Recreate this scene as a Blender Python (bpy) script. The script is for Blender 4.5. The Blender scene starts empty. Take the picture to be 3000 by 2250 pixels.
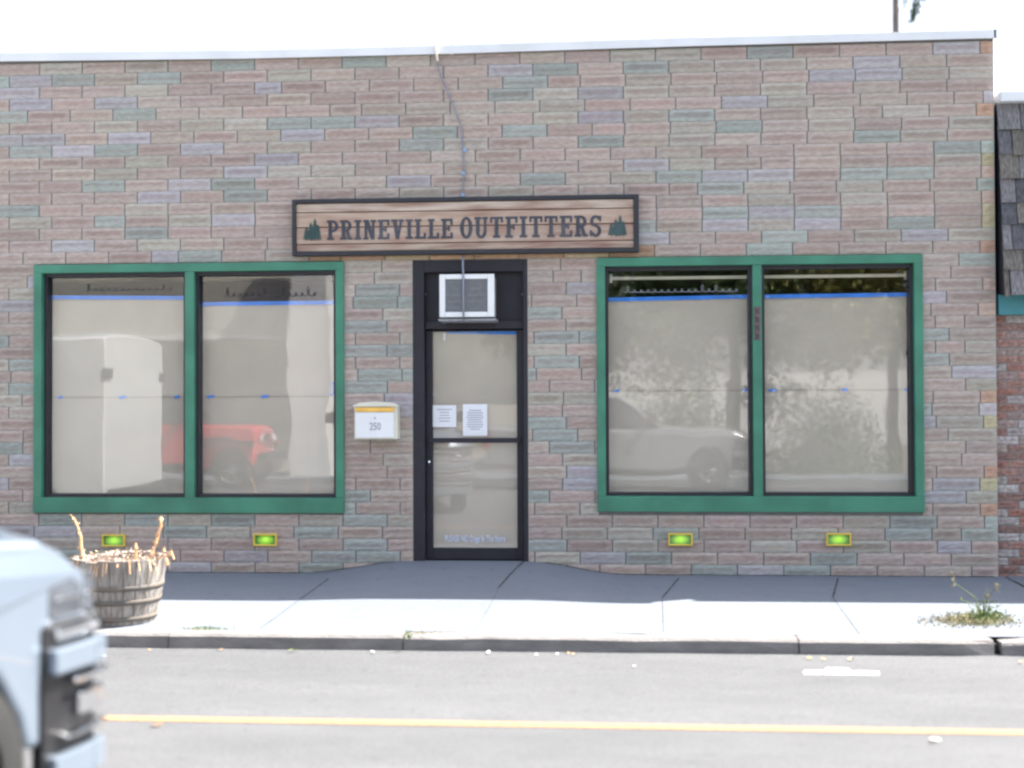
import bpy, bmesh, math, random
from mathutils import Vector, Matrix
R = random.Random(7)
S = bpy.context.scene
COL = S.collection
rad = math.radians

# ------------------------------------------------------------ camera geometry
F, CD, CH = 3661.0, 11.476, 1.564
YAW, PIT, ROL = .07, math.atan(55/3661), -.004
fv = Vector((-math.sin(YAW)*math.cos(PIT), math.cos(YAW)*math.cos(PIT), math.sin(PIT)))
r0 = Vector((math.cos(YAW), math.sin(YAW), 0)); u0 = r0.cross(fv)
rv = r0*math.cos(ROL)+u0*math.sin(ROL); uv = -r0*math.sin(ROL)+u0*math.cos(ROL)
CAM = Vector((0, -CD, CH))
def ray(px, py): return fv+rv*((px-1500)/F)-uv*((py-1125)/F)
def W(px, py, Y=0.0):                     # measured point of the photo on the plane y = Y
    d = ray(px, py); t = (CD+Y)/d.y
    return d.x*t, CH+d.z*t
def G(px, py, z):                         # measured point on a level plane
    d = ray(px, py); t = (z-CH)/d.z
    return d.x*t, -CD+d.y*t
def V(px, py, Y):                         # what the window panes mirror: point at street side y = Y
    x, z = W(px, py, .16-Y); return x, z

# ------------------------------------------------------------ helpers
def link(o, parent=None):
    COL.objects.link(o)
    if parent: o.parent = parent
    return o
class MB:
    def __init__(s): s.v = []; s.f = []; s.m = []; s.sm = []
    def add(s, vs, fs, mi=0, smooth=False):
        n = len(s.v); s.v += [tuple(p) for p in vs]
        for f in fs: s.f.append([n+i for i in f]); s.m.append(mi); s.sm.append(smooth)
    def box(s, x0, x1, y0, y1, z0, z1, mi=0):
        s.add([(x0,y0,z0),(x1,y0,z0),(x1,y1,z0),(x0,y1,z0),(x0,y0,z1),(x1,y0,z1),(x1,y1,z1),(x0,y1,z1)],
              [(0,3,2,1),(4,5,6,7),(0,1,5,4),(1,2,6,5),(2,3,7,6),(3,0,4,7)], mi)
    def hexa(s, bot, top, mi=0):          # two quads, ccw seen from above
        s.add(list(bot)+list(top), [(3,2,1,0),(4,5,6,7),(0,1,5,4),(1,2,6,5),(2,3,7,6),(3,0,4,7)], mi)
    def tube(s, pts, rr, n=8, mi=0, smooth=True):
        pts = [Vector(p) for p in pts]
        if not isinstance(rr, (list, tuple)): rr = [rr]*len(pts)
        rings = []
        for i, p in enumerate(pts):
            a = pts[max(0, i-1)]; b = pts[min(len(pts)-1, i+1)]
            d = (b-a).normalized() if (b-a).length > 1e-9 else Vector((0,0,1))
            q = Vector((0,0,1)) if abs(d.z) < .9 else Vector((1,0,0))
            e1 = d.cross(q).normalized(); e2 = d.cross(e1)
            rings.append([p+(e1*math.cos(2*math.pi*k/n)+e2*math.sin(2*math.pi*k/n))*rr[i] for k in range(n)])
        vs = [v for r in rings for v in r]; fs = []
        for i in range(len(pts)-1):
            for k in range(n):
                fs.append((i*n+k, i*n+(k+1)%n, (i+1)*n+(k+1)%n, (i+1)*n+k))
        s.add(vs, fs, mi, smooth)
        s.add(rings[0], [tuple(range(n))[::-1]], mi); s.add(rings[-1], [tuple(range(n))], mi)
    def lathe(s, prof, c=(0,0,0), n=32, axis='z', mi=0, smooth=True, a0=0, a1=2*math.pi):
        full = abs(a1-a0-2*math.pi) < 1e-6; m = n if full else n+1
        vs = []
        for r, h in prof:
            for k in range(m):
                a = a0+(a1-a0)*k/n
                p = (r*math.cos(a), r*math.sin(a), h)
                if axis == 'y': p = (p[0], p[2], p[1])
                if axis == 'x': p = (p[2], p[0], p[1])
                vs.append((p[0]+c[0], p[1]+c[1], p[2]+c[2]))
        fs = []
        for i in range(len(prof)-1):
            for k in range(n):
                k2 = (k+1) % m if full else k+1
                fs.append((i*m+k, i*m+k2, (i+1)*m+k2, (i+1)*m+k))
        s.add(vs, fs, mi, smooth)
    def prism(s, pts, y0, y1, mi=0):      # polygon in xz extruded along y
        n = len(pts)
        vs = [(x, y0, z) for x, z in pts]+[(x, y1, z) for x, z in pts]
        fs = [tuple(range(n)), tuple(range(2*n-1, n-1, -1))]
        fs += [(i, i+n, (i+1) % n+n, (i+1) % n) for i in range(n)]
        s.add(vs, fs, mi)
    def build(s, name, mats, parent=None, bevel=0, recalc=True, T=None):
        me = bpy.data.meshes.new(name)
        vs = s.v if T is None else [tuple(T @ Vector(v)) for v in s.v]
        me.from_pydata(vs, [], s.f)
        if not isinstance(mats, (list, tuple)): mats = [mats]
        for m in mats: me.materials.append(m)
        for p, mi, sm in zip(me.polygons, s.m, s.sm): p.material_index = mi; p.use_smooth = sm
        if recalc:
            bm = bmesh.new(); bm.from_mesh(me); bmesh.ops.recalc_face_normals(bm, faces=bm.faces); bm.to_mesh(me); bm.free()
        o = link(bpy.data.objects.new(name, me), parent)
        if bevel:
            b = o.modifiers.new('bevel', 'BEVEL'); b.width = bevel; b.segments = 2; b.limit_method = 'ANGLE'; b.angle_limit = rad(35)
        return o
def tag(o, label=None, cat=None, group=None, kind=None):
    if label: o['label'] = label
    if cat: o['category'] = cat
    if group: o['group'] = group
    if kind: o['kind'] = kind
    return o
def thing(name, loc, label, cat, group=None, rz=0):
    o = bpy.data.objects.new(name, None); o.empty_display_size = .2
    o.location = loc; o.rotation_euler = (0, 0, rz); link(o)
    return tag(o, label, cat, group)
def rel(o):                               # to author a child's mesh in world coordinates
    return Matrix.Translation(o.location).inverted()

# ------------------------------------------------------------ materials
def mat(name, col, rough=.7, metal=0, var=.12, scale=8, stretch=(1,1,1), bump=0, bscale=60, spec=.5, emit=None, es=0, coat=0, col2=None, detail=6):
    m = bpy.data.materials.new(name); m.use_nodes = True
    nt = m.node_tree; N = nt.nodes; L = nt.links; b = N['Principled BSDF']
    b.inputs['Roughness'].default_value = rough; b.inputs['Metallic'].default_value = metal
    b.inputs['Specular IOR Level'].default_value = spec
    if coat: b.inputs['Coat Weight'].default_value = coat; b.inputs['Coat Roughness'].default_value = .03
    tc = N.new('ShaderNodeTexCoord'); mp = N.new('ShaderNodeMapping'); mp.inputs['Scale'].default_value = stretch
    L.new(tc.outputs['Object'], mp.inputs['Vector'])
    no = N.new('ShaderNodeTexNoise'); no.inputs['Scale'].default_value = scale; no.inputs['Detail'].default_value = detail
    L.new(mp.outputs[0], no.inputs['Vector'])
    rp = N.new('ShaderNodeValToRGB')
    c2 = col2 or tuple(min(1, c*(1+var)) for c in col); c1 = col if col2 else tuple(c*(1-var) for c in col)
    rp.color_ramp.elements[0].position = .32; rp.color_ramp.elements[1].position = .68
    rp.color_ramp.elements[0].color = (*c1, 1); rp.color_ramp.elements[1].color = (*c2, 1)
    L.new(no.outputs['Fac'], rp.inputs[0]); L.new(rp.outputs[0], b.inputs['Base Color'])
    if bump:
        n2 = N.new('ShaderNodeTexNoise'); n2.inputs['Scale'].default_value = bscale; n2.inputs['Detail'].default_value = 5
        L.new(mp.outputs[0], n2.inputs['Vector'])
        bp = N.new('ShaderNodeBump'); bp.inputs['Strength'].default_value = bump; bp.inputs['Distance'].default_value = .02
        L.new(n2.outputs['Fac'], bp.inputs['Height']); L.new(bp.outputs[0], b.inputs['Normal'])
    if emit:
        b.inputs['Emission Color'].default_value = (*emit, 1); b.inputs['Emission Strength'].default_value = es
    return m
def attr_mat(name, rough=.85, bump=.4, bscale=50, var=.15, nscale=14, stretch=(1,1,3)):
    m = mat(name, (1,1,1), rough, bump=bump, bscale=bscale)
    nt = m.node_tree; N = nt.nodes; L = nt.links; b = N['Principled BSDF']
    at = N.new('ShaderNodeAttribute'); at.attribute_name = 'Col'
    rp = [n for n in N if n.type == 'VALTORGB'][0]; no = [n for n in N if n.type == 'TEX_NOISE'][0]
    mp = [n for n in N if n.type == 'MAPPING'][0]; mp.inputs['Scale'].default_value = stretch
    no.inputs['Scale'].default_value = nscale
    rp.color_ramp.elements[0].color = (1-var*1.5,)*3+(1,); rp.color_ramp.elements[1].color = (1+var*.4,)*3+(1,)
    mx = N.new('ShaderNodeMix'); mx.data_type = 'RGBA'; mx.blend_type = 'MULTIPLY'; mx.inputs[0].default_value = 1
    L.new(at.outputs['Color'], mx.inputs[6]); L.new(rp.outputs[0], mx.inputs[7]); L.new(mx.outputs[2], b.inputs['Base Color'])
    return m
def glass_mat(name, tint=(1,1,1), rough=0.0, ior=1.5, wav=.0):
    m = bpy.data.materials.new(name); m.use_nodes = True
    nt = m.node_tree; N = nt.nodes; L = nt.links; N.clear()
    out = N.new('ShaderNodeOutputMaterial'); tr = N.new('ShaderNodeBsdfTransparent'); gl = N.new('ShaderNodeBsdfGlossy')
    tr.inputs[0].default_value = (*tint, 1); gl.inputs['Roughness'].default_value = rough
    f0 = ((ior-1)/(ior+1))**2
    lw = N.new('ShaderNodeLayerWeight'); lw.inputs[0].default_value = .5
    pw_ = N.new('ShaderNodeMath'); pw_.operation = 'POWER'; L.new(lw.outputs['Facing'], pw_.inputs[0]); pw_.inputs[1].default_value = 5
    ma = N.new('ShaderNodeMath'); ma.operation = 'MULTIPLY_ADD'; L.new(pw_.outputs[0], ma.inputs[0]); ma.inputs[1].default_value = 1-f0; ma.inputs[2].default_value = f0
    mx = N.new('ShaderNodeMixShader'); L.new(ma.outputs[0], mx.inputs[0]); L.new(tr.outputs[0], mx.inputs[1]); L.new(gl.outputs[0], mx.inputs[2])
    if wav:                               # slightly wavy old plate glass
        tc = N.new('ShaderNodeTexCoord'); no = N.new('ShaderNodeTexNoise'); no.inputs['Scale'].default_value = 2.2; no.inputs['Detail'].default_value = 1
        bp = N.new('ShaderNodeBump'); bp.inputs['Strength'].default_value = 1; bp.inputs['Distance'].default_value = wav
        L.new(tc.outputs['Object'], no.inputs['Vector']); L.new(no.outputs['Fac'], bp.inputs['Height'])
        L.new(bp.outputs[0], gl.inputs['Normal'])
    L.new(mx.outputs[0], out.inputs[0]); return m
M = dict(
 brick=attr_mat('brick', bump=.35, bscale=60, var=.12, nscale=20, stretch=(1,1,2.6)),
 mortar=mat('mortar', (.2,.19,.185), .95, bump=.3),
 coping=mat('coping_metal', (.74,.75,.76), .45, var=.06, scale=3),
 green=mat('green_paint', (.045,.20,.125), .5, var=.2, scale=2.5, bump=.12),
 bronze=mat('dark_bronze', (.016,.015,.022), .6, var=.15, scale=6),
 sash=mat('dark_sash', (.02,.021,.028), .5),
 glass=glass_mat('window_glass', ior=1.68, wav=.0012),
 paper=mat('kraft_paper', (.50,.445,.365), .8, var=.05, scale=2.5, bump=.12, bscale=3),
 paper_seam=mat('paper_edge', (.33,.29,.24), .85),
 tape=mat('blue_tape', (.03,.22,.75), .6),
 whitep=mat('white_sheet', (.78,.79,.82), .7, var=.03),
 ink=mat('ink_grey', (.3,.31,.36), .8), ink2=mat('ink_dark', (.06,.06,.07), .7),
 decal=mat('white_lettering', (.62,.68,.85), .6, var=.1),
 inwall=mat('interior_wall', (.07,.07,.07), .9), infloor=mat('interior_floor', (.06,.05,.045), .8),
 white=mat('white_plastic', (.78,.79,.79), .4, var=.04, scale=4),
 cream=mat('cream_enamel', (.68,.66,.55), .4, var=.06, scale=6),
 accase=mat('unit_casing', (.33,.29,.25), .55),
 fins=mat('aluminium_fins', (.27,.28,.30), .45, var=.15, scale=30),
 cable=mat('grey_cable', (.22,.24,.3), .6), clip=mat('blue_clip', (.25,.4,.65), .5), rodclip=mat('cream_clip', (.8,.72,.58), .5),
 amber=mat('amber_flap', (.85,.5,.1), .5),
 concrete=None, asphalt=None,
 kerb=mat('kerb_concrete', (.185,.175,.17), .95, var=.2, scale=5, stretch=(1,1,3), bump=.5, bscale=30),
 yellow=mat('yellow_line_paint', (.37,.205,.095), .8, var=.25, scale=30, bump=.2), wline=mat('white_line_paint', (.8,.8,.78), .8, var=.1, scale=20),
 joint=mat('joint_dark', (.035,.035,.035), .95),
 shingle=attr_mat('wood_shingle', bump=.6, bscale=30, var=.35, nscale=25, stretch=(3,3,.5)),
 teal=mat('teal_band', (.05,.22,.25), .5, var=.08), oldbrick=attr_mat('old_red_brick', bump=.5, bscale=60, var=.3, nscale=30, stretch=(1,1,1)),
 roofing=mat('roofing', (.16,.16,.16), .9),
 stave=mat('weathered_oak', (.17,.145,.125), .85, scale=9, stretch=(4,4,.5), bump=.5, bscale=20, col2=(.36,.34,.315)),
 hoop=mat('rusty_hoop', (.10,.095,.09), .8, metal=.0, scale=12, col2=(.16,.135,.11)),
 soil=mat('dry_soil', (.14,.1,.07), .95, bump=.6), dry=mat('dry_stalk', (.62,.32,.13), .8, scale=20, col2=(.8,.55,.33)),
 fluff=mat('dead_bloom', (.36,.24,.18), .85, scale=14, col2=(.62,.54,.46)),
 grass=mat('grass_blade', (.07,.13,.03), .8, scale=9, col2=(.2,.24,.08)), straw=mat('dry_grass', (.2,.17,.09), .85, scale=9, col2=(.38,.33,.2)),
 leaf=mat('tree_leaf', (.035,.075,.018), .6, scale=3, col2=(.09,.14,.035)), leafy=mat('tree_leaf_yellow', (.16,.17,.04), .6, scale=3, col2=(.3,.27,.06)),
 needle=mat('pine_needle', (.03,.055,.03), .7, scale=3, col2=(.06,.09,.045)),
 bark=mat('bark', (.1,.075,.06), .95, scale=9, stretch=(1,1,.3), bump=.8, bscale=12, col2=(.2,.16,.13)),
 tan=mat('fallen_leaf_tan', (.62,.4,.2), .8), yel=mat('fallen_leaf_yellow', (.7,.6,.12), .8), grn=mat('fallen_leaf_green', (.35,.45,.12), .8),
 pale=mat('pale_scrap', (.82,.8,.74), .8), brown=mat('brown_scrap', (.22,.14,.09), .9),
 redpl=mat('worn_red_brown', (.09,.05,.05), .7, scale=40, col2=(.2,.13,.12)),
 chrome=mat('chrome', (.82,.83,.85), .08, metal=1, var=.02), black=mat('black_plastic', (.015,.015,.017), .4),
 rubber=mat('tyre_rubber', (.018,.018,.018), .85, bump=.3), rim=mat('alloy_rim', (.5,.51,.53), .25, metal=.8),
 carglass=mat('car_glass', (.01,.012,.014), .03, coat=1), lens=mat('lamp_lens', (.7,.73,.76), .08, coat=1), ambl=mat('amber_lens', (.8,.25,.03), .2),
 carlens=mat('smoked_lens',(.13,.14,.16),.08,metal=.5,coat=1), ambl2=mat('amber_strip',(.5,.25,.12),.2), redl=mat('red_lens', (.4,.01,.01), .2),
 siding=mat('beige_siding', (.55,.53,.47), .8, var=.05, bump=.2), stucco=mat('white_stucco', (.82,.82,.80), .85, var=.04), white2=mat('white_fascia', (.8,.8,.78), .6),
 darkwin=mat('dark_window', (.02,.025,.03), .1),
)
def paint(name, c, metal=.0): return mat(name, c, .28, metal=metal, var=.02, coat=1)
M['blue_silver'] = paint('pale_blue_paint', (.26,.315,.385), .5); M['silver'] = paint('silver_paint', (.45,.46,.47), .4)
M['red'] = paint('red_paint', (.72,.012,.025)); M['vanwhite'] = paint('white_paint', (.8,.82,.82))

def ground_mat(name, base, fine, patch, rough=.95, bump=.5, streak=(.25,1,1), spots=None):
    m = bpy.data.materials.new(name); m.use_nodes = True
    nt = m.node_tree; N = nt.nodes; L = nt.links; b = N['Principled BSDF']; b.inputs['Roughness'].default_value = rough
    tc = N.new('ShaderNodeTexCoord')
    def noise(sc, st=(1,1,1), det=8, rg=.6):
        mp = N.new('ShaderNodeMapping'); mp.inputs['Scale'].default_value = st; L.new(tc.outputs['Object'], mp.inputs[0])
        n = N.new('ShaderNodeTexNoise'); n.inputs['Scale'].default_value = sc; n.inputs['Detail'].default_value = det; n.inputs['Roughness'].default_value = rg
        L.new(mp.outputs[0], n.inputs[0]); return n.outputs['Fac']
    def mul(a, fac, lo, hi, p0=.3, p1=.7):
        r = N.new('ShaderNodeValToRGB'); r.color_ramp.elements[0].position = p0; r.color_ramp.elements[1].position = p1
        r.color_ramp.elements[0].color = (lo,)*3+(1,); r.color_ramp.elements[1].color = (hi,)*3+(1,); L.new(fac, r.inputs[0])
        x = N.new('ShaderNodeMix'); x.data_type = 'RGBA'; x.blend_type = 'MULTIPLY'; x.inputs[0].default_value = 1
        if isinstance(a, tuple): x.inputs[6].default_value = (*a, 1)
        else: L.new(a, x.inputs[6])
        L.new(r.outputs[0], x.inputs[7]); return x.outputs[2]
    f = noise(60, det=8, rg=.85)
    c = mul(base, f, 1-fine, 1+fine, .38, .62)
    c = mul(c, noise(.7, streak), 1-patch, 1+patch*.6)
    c = mul(c, noise(3.5, (.6,1.4,1)), 1-patch*.6, 1+patch*.4)
    c = mul(c, noise(9, (1,1.6,1), 3, .5), 1, .72, .64, .74)
    L.new(c, b.inputs['Base Color'])
    bp = N.new('ShaderNodeBump'); bp.inputs['Strength'].default_value = bump; bp.inputs['Distance'].default_value = .01
    L.new(f, bp.inputs['Height']); L.new(bp.outputs[0], b.inputs['Normal'])
    return m
M['concrete'] = ground_mat('sidewalk_concrete', (.157,.178,.21), .1, .08)
M['asphalt'] = ground_mat('asphalt_old', (.100,.102,.107), .35, .16)
M['lot'] = ground_mat('far_ground', (.22,.2,.17), .2, .2)

# ------------------------------------------------------------ ground
def road_z(y):
    t = [(-15.0,-.19),(-12,-.12),(-8.5,-.08),(-5.1,-.10),(-2.8,-.16),(-2.6,-.165)]
    for (a, za), (b, zb) in zip(t, t[1:]):
        if y <= b: return za+(zb-za)*max(0, (y-a)/(b-a))
    return -.165
def sm(t): t = max(0, min(1, t)); return t*t*(3-2*t)
def walk_z(x, y):
    side = sm((x+2.75)/1.0) if x < -1.2 else 1-sm((x+.66)/.9)
    return .02*y + .115*side*(1-sm(-y/2.0)) - .006
g = MB(); ys = [-15,-13.5,-12,-10.5,-8.5,-6.8,-5.1,-4,-2.8,-2.6]; xs = [-90,-30,-8,0,8,30,90]
g.add([(x,y,road_z(y)) for y in ys for x in xs], [(j*7+i, j*7+i+1, (j+1)*7+i+1, (j+1)*7+i) for j in range(len(ys)-1) for i in range(6)], 0, True)
tag(g.build('road', M['asphalt']), kind='structure')
g = MB(); g.add([(-900,-900,-.25),(900,-900,-.25),(900,900,-.25),(-900,900,-.25)], [(0,1,2,3)])
tag(g.build('ground', M['lot']), kind='structure')
# far-side walk (under the shop) with its ramp up to the door
g = MB(); X = [-60,-30,-12]+[-8+.2*i for i in range(71)]+[12,30,60]; Yn = [-2.64+.12*i for i in range(23)]
Yn[-1] = .02
g.add([(x,y,walk_z(x,y)) for y in Yn for x in X], [(j*len(X)+i, j*len(X)+i+1, (j+1)*len(X)+i+1, (j+1)*len(X)+i) for j in range(len(Yn)-1) for i in range(len(X)-1)], 0, True)
tag(g.build('sidewalk', M['concrete']), kind='structure')
# kerb: uneven worn top edge, a break near the right
g = MB(); kx = -60.0; segs = []
bx = G(2945,1900,-.1)[0]
bl = G(1180,1880,-.1)[0]
cuts = [-60,-30,-15,-9.2,-6.1,-3.05,bl,1.35,bx,6.3,9,15,30,60]
for a, b in zip(cuts, cuts[1:]):
    n = max(2, int(min(b-a, 6)/.25)); st = [a+.004+(b-a-.008)*i/n for i in range(n+1)]
    if b == bx: st[-1] = b-.05
    vs = []
    for x in st:
        w = R.uniform(-.008,.008); zt = -.062+R.uniform(-.004,.004)
        if b == bx and x > b-.12: w += (x-b+.12)*.5; zt -= (x-b+.12)*.06
        if a == bx and x < a+.05: w += .03; zt -= .02
        vs += [(x,-2.64,zt+.002),(x,-2.77+w*.5,zt),(x,-2.80+w,zt-.018),(x,-2.812+w*.6,-.20)]
    fs = [(i*4+k, i*4+k+1, (i+1)*4+k+1, (i+1)*4+k) for i in range(len(st)-1) for k in range(3)]
    fs += [(0,1,2,3)]; e = (len(st)-1)*4; fs += [(e+3,e+2,e+1,e)]
    g.add(vs, fs)
tag(g.build('kerb', M['kerb']), kind='structure')
g = MB(); g.box(-60,60,-2.70,-2.55,-.3,-.10)
tag(g.build('kerb_joint', M['joint']), kind='structure')
# sidewalk joints
g = MB()
def jline(a, b, w=.006):
    n = 14
    for i in range(n):
        p = [a[k]+(b[k]-a[k])*i/n for k in (0,1)]; q = [a[k]+(b[k]-a[k])*(i+1)/n for k in (0,1)]
        w1 = w*R.uniform(.6,1.3)
        g.add([(p[0]-w1,p[1],walk_z(*p)+.004),(p[0]+w1,p[1],walk_z(*p)+.004),(q[0]+w1,q[1],walk_z(*q)+.004),(q[0]-w1,q[1],walk_z(*q)+.004)], [(0,1,2,3)])
for (ax, ay, bx_, by_) in ((1550,1646,1462,1740),(1990,1690,1940,1752),(2455,1692,2440,1752),(962,1700,880,1756)):
    a = G(ax,ay,0); b = G(bx_,by_,-.03); a = (a[0], min(a[1],-.03))
    e = (a[0]+(b[0]-a[0])*(2.6+a[1])/max(.2,(a[1]-b[1])), -2.6)
    e = (a[0]+(e[0]-a[0])*.55, -2.6)
    jline(a, b); jline(b, e, .0018)
jline((3.6,-.03),(3.58,-1.3),.012); jline((3.58,-1.3),(3.55,-2.6),.003); jline((-4.9,-.03),(-5.0,-2.6),.003); jline((-7.6,-.03),(-7.6,-2.6),.003)
for i in range(65):
    x = -9.5+.2*i
    if x > 3.4 or -1.95 < x < -.65: continue
    w1 = R.uniform(.02,.045); w2 = R.uniform(.02,.045)
    g.add([(x,-w1,walk_z(x,-w1)+.004),(x+.2,-w2,walk_z(x+.2,-w2)+.004),(x+.2,-.008,walk_z(x+.2,0)+.004),(x,-.008,walk_z(x,0)+.004)], [(0,1,2,3)])
tag(g.build('sidewalk_joint', M['joint'], recalc=False), kind='structure')
# yellow line + white parking tick
g = MB(); x = -60
ya_ = G(270,2100,-.0955); yb_ = G(3000,2144,-.0955)
yl = lambda x: ya_[1]+(yb_[1]-ya_[1])*(x-ya_[0])/(yb_[0]-ya_[0])
while x < 60:
    x2 = x+1.5
    g.add([(x,yl(x)-.047,road_z(yl(x)-.047)+.004),(x2,yl(x2)-.047,road_z(yl(x2)-.047)+.004),(x2,yl(x2)+.047,road_z(yl(x2)+.047)+.004),(x,yl(x)+.047,road_z(yl(x)+.047)+.004)], [(0,1,2,3)]); x = x2
tag(g.build('yellow_line', M['yellow'], recalc=False), kind='structure')
g = MB()
def zr(p, dz=.004): return (p[0], p[1], road_z(p[1])+dz)
q = [G(*p,-.15) for p in ((2355,1980),(2575,1983),(2575,1972),(2488,1971),(2487,1962),(2420,1961),(2416,1969),(2355,1969))]
g.add([zr(p) for p in q], [tuple(range(8))])
tag(g.build('parking_mark', M['wline'], recalc=False), kind='structure')
# near-side walk
g = MB(); g.box(-90,90,-17.2,-14.9,-.3,-.05); tag(g.build('near_sidewalk', M['concrete']), kind='structure')

# ------------------------------------------------------------ brick shop
shop = thing('brick_building', (-1,0,0), 'long low shop front of multicoloured split-face brick with green-framed windows', 'building')
Tb = rel(shop)
LW = (-5.325,-2.365,.548,2.882); RW = (-.022,2.900,.567,2.885); DR = (W(1209,900)[0], W(1546,900)[0], 0.0, W(1300,763)[1])
BX0, BX1, TOPZ = -9.5, 3.55, 4.83
holes = [(LW[0]+.01,LW[1]-.01,LW[2]+.01,LW[3]-.01),(DR[0]+.004,DR[1]-.004,-1,DR[3]-.004),(RW[0]+.01,RW[1]-.01,RW[2]+.01,RW[3]-.01)]
g = MB(); zt = 4.80; ztc = 4.835; z0 = -.3
def wallbox(x0,x1,a,b): g.box(x0,x1,0,.22,a,b)
xp = BX0
for h in holes:
    wallbox(xp,h[0],z0,ztc); wallbox(h[0],h[1],h[3],ztc)
    if h[2] > 0: wallbox(h[0],h[1],z0,h[2])
    xp = h[1]
wallbox(xp,BX1,z0,ztc)
# veneer courses
BL, BH, J = .415, .1123, .0105
PAL = [((.46,.378,.330),.45),((.465,.40,.343),.15),((.375,.398,.360),.14),((.455,.418,.355),.13),((.435,.412,.418),.10)]
def pick():
    r = R.random(); a = 0
    for c, p in PAL:
        a += p
        if r < a: return c
    return PAL[0][0]
bv = []; bf = []; bc = []
def brick(x0, x1, za, zb, col, proud=.012, seed=None):
    nx = max(2, int((x1-x0)/.055)); rows = [0,.2,.42,.66,.82,1]; bi = R.choice([(2,3),(2,),(3,),(2,3)])
    n0 = len(bv); kk = R.uniform(.86,1.04); col = [c*kk*R.uniform(.985,1.015) for c in col]
    band = R.uniform(.70,.92); lite = R.uniform(1.0,1.1)
    for j, v in enumerate(rows):
        kr = lite if j in (0,1,4,5) else 1
        if j in bi: kr = band
        for i in range(nx+1):
            e = (i in (0,nx)) or j in (0,5)
            y = -proud+(.003 if e else 0)-(R.uniform(.001,.006) if not e else 0)
            bv.append((x0+(x1-x0)*i/nx, y, za+(zb-za)*v+(0 if e else R.uniform(-.003,.003))))
            k = kr*R.uniform(.97,1.03)
            if i in (0,nx): k = 1.0 if kr < 1 else kr
            t = tuple(c*k for c in col)
            if k < .97: t = (t[0]*1.06, t[1]*.96, t[2]*.94)
            bc.append(t)
    m = nx+1
    for j in range(5):
        for i in range(nx): bf.append((n0+j*m+i, n0+j*m+i+1, n0+(j+1)*m+i+1, n0+(j+1)*m+i))
    # returns to the mortar
    per = [n0+i for i in range(m)]+[n0+j*m+nx for j in range(1,6)]+[n0+5*m+i for i in range(nx-1,-1,-1)]+[n0+j*m for j in range(4,0,-1)]
    b0 = len(bv)
    for p in per: bv.append((bv[p][0], .002, bv[p][2])); bc.append(tuple(c*.9 for c in col))
    L_ = len(per)
    for i in range(L_): bf.append((per[(i+1)%L_], per[i], b0+i, b0+(i+1)%L_))
signx = (-2.86,.37)
row = 0; z = zt
while z > -.16:
    za, zb = z-BH+.0028, z
    off = (.0 if row % 2 else .29*BL)
    if row % 11 == 6: off += .4*BL
    lean = R.uniform(-.006,.006)
    x = BX1-8*BL*4+off-.02
    x = BX1-off-math.ceil((BX1-BX0)/BL)*BL
    if row % 2: x += 0
    while x < BX1:
        L2 = BL if R.random() > .03 else BL*R.choice([.62,.72])
        if BX1-(x+L2) < .05: L2 = BX1-x
        segs = [(x+J/2, min(x+L2-J/2, BX1))]
        x += L2
        for h in holes:
            if za < h[3] and zb > h[2]:
                ns = []
                for a, b in segs:
                    if b <= h[0] or a >= h[1]: ns.append((a,b)); continue
                    if a < h[0]-.008: ns.append((a,h[0]-.002))
                    if b > h[1]+.008: ns.append((h[1]+.002,b))
                segs = ns
        for a, b in segs:
            if a < BX0 or b-a < .008: continue
            c = pick()
            if b > BX1-.02 and b-a < .2: c = R.choice([(.55,.36,.26),(.53,.47,.30),(.42,.46,.40),(.52,.48,.48),(.55,.42,.34)])
            if 2.88 < (za+zb)/2 < 2.96 and signx[0] < (a+b)/2 < signx[1]+.2: c = R.choice([(.55,.36,.22),(.5,.4,.26),(.44,.3,.2)])
            z1, z2 = max(za, -.15), zb
            for h in holes:                     # rows trimmed above and below the openings
                if a < h[1] and b > h[0]:
                    if z1 < h[3] < z2 and a > h[0]-.01 and b < h[1]+.01: z1 = h[3]+.002
            brick(a, b, z1, z2, c)
    z -= BH; row += 1
def trim():
    pass
g.build('wall_core', M['mortar'], shop, T=Tb)
me = bpy.data.meshes.new('brick_veneer'); me.from_pydata([tuple(Tb @ Vector(v)) for v in bv], [], bf)
ca = me.color_attributes.new('Col', 'FLOAT_COLOR', 'POINT')
for i, c in enumerate(bc): ca.data[i].color = (*c, 1)
me.materials.append(M['brick']); link(bpy.data.objects.new('brick_veneer', me), shop)
# rest of the shell
g = MB()
g.box(BX0,BX0+.2,.22,13,-.3,zt-.05); g.box(BX1-.2,BX1,.22,13,-.3,zt-.05); g.box(BX0+.2,BX1-.2,12.8,13,-.3,zt-.05)
g.build('rear_wall', M['mortar'], shop, T=Tb)
g = MB(); g.box(BX0+.2,BX1-.2,.22,12.8,4.3,4.45); g.build('roof', M['roofing'], shop, T=Tb)
g = MB(); g.box(BX0+.2,BX1-.2,5.0,5.1,0,4.3,0); g.box(BX0+.2,BX1-.2,.22,5.0,3.2,3.3,0)
g.build('interior_wall', M['inwall'], shop, T=Tb)
g = MB(); g.box(BX0+.2,BX1-.2,.22,5.0,-.25,.12); g.build('interior_floor', M['infloor'], shop, T=Tb)
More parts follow.
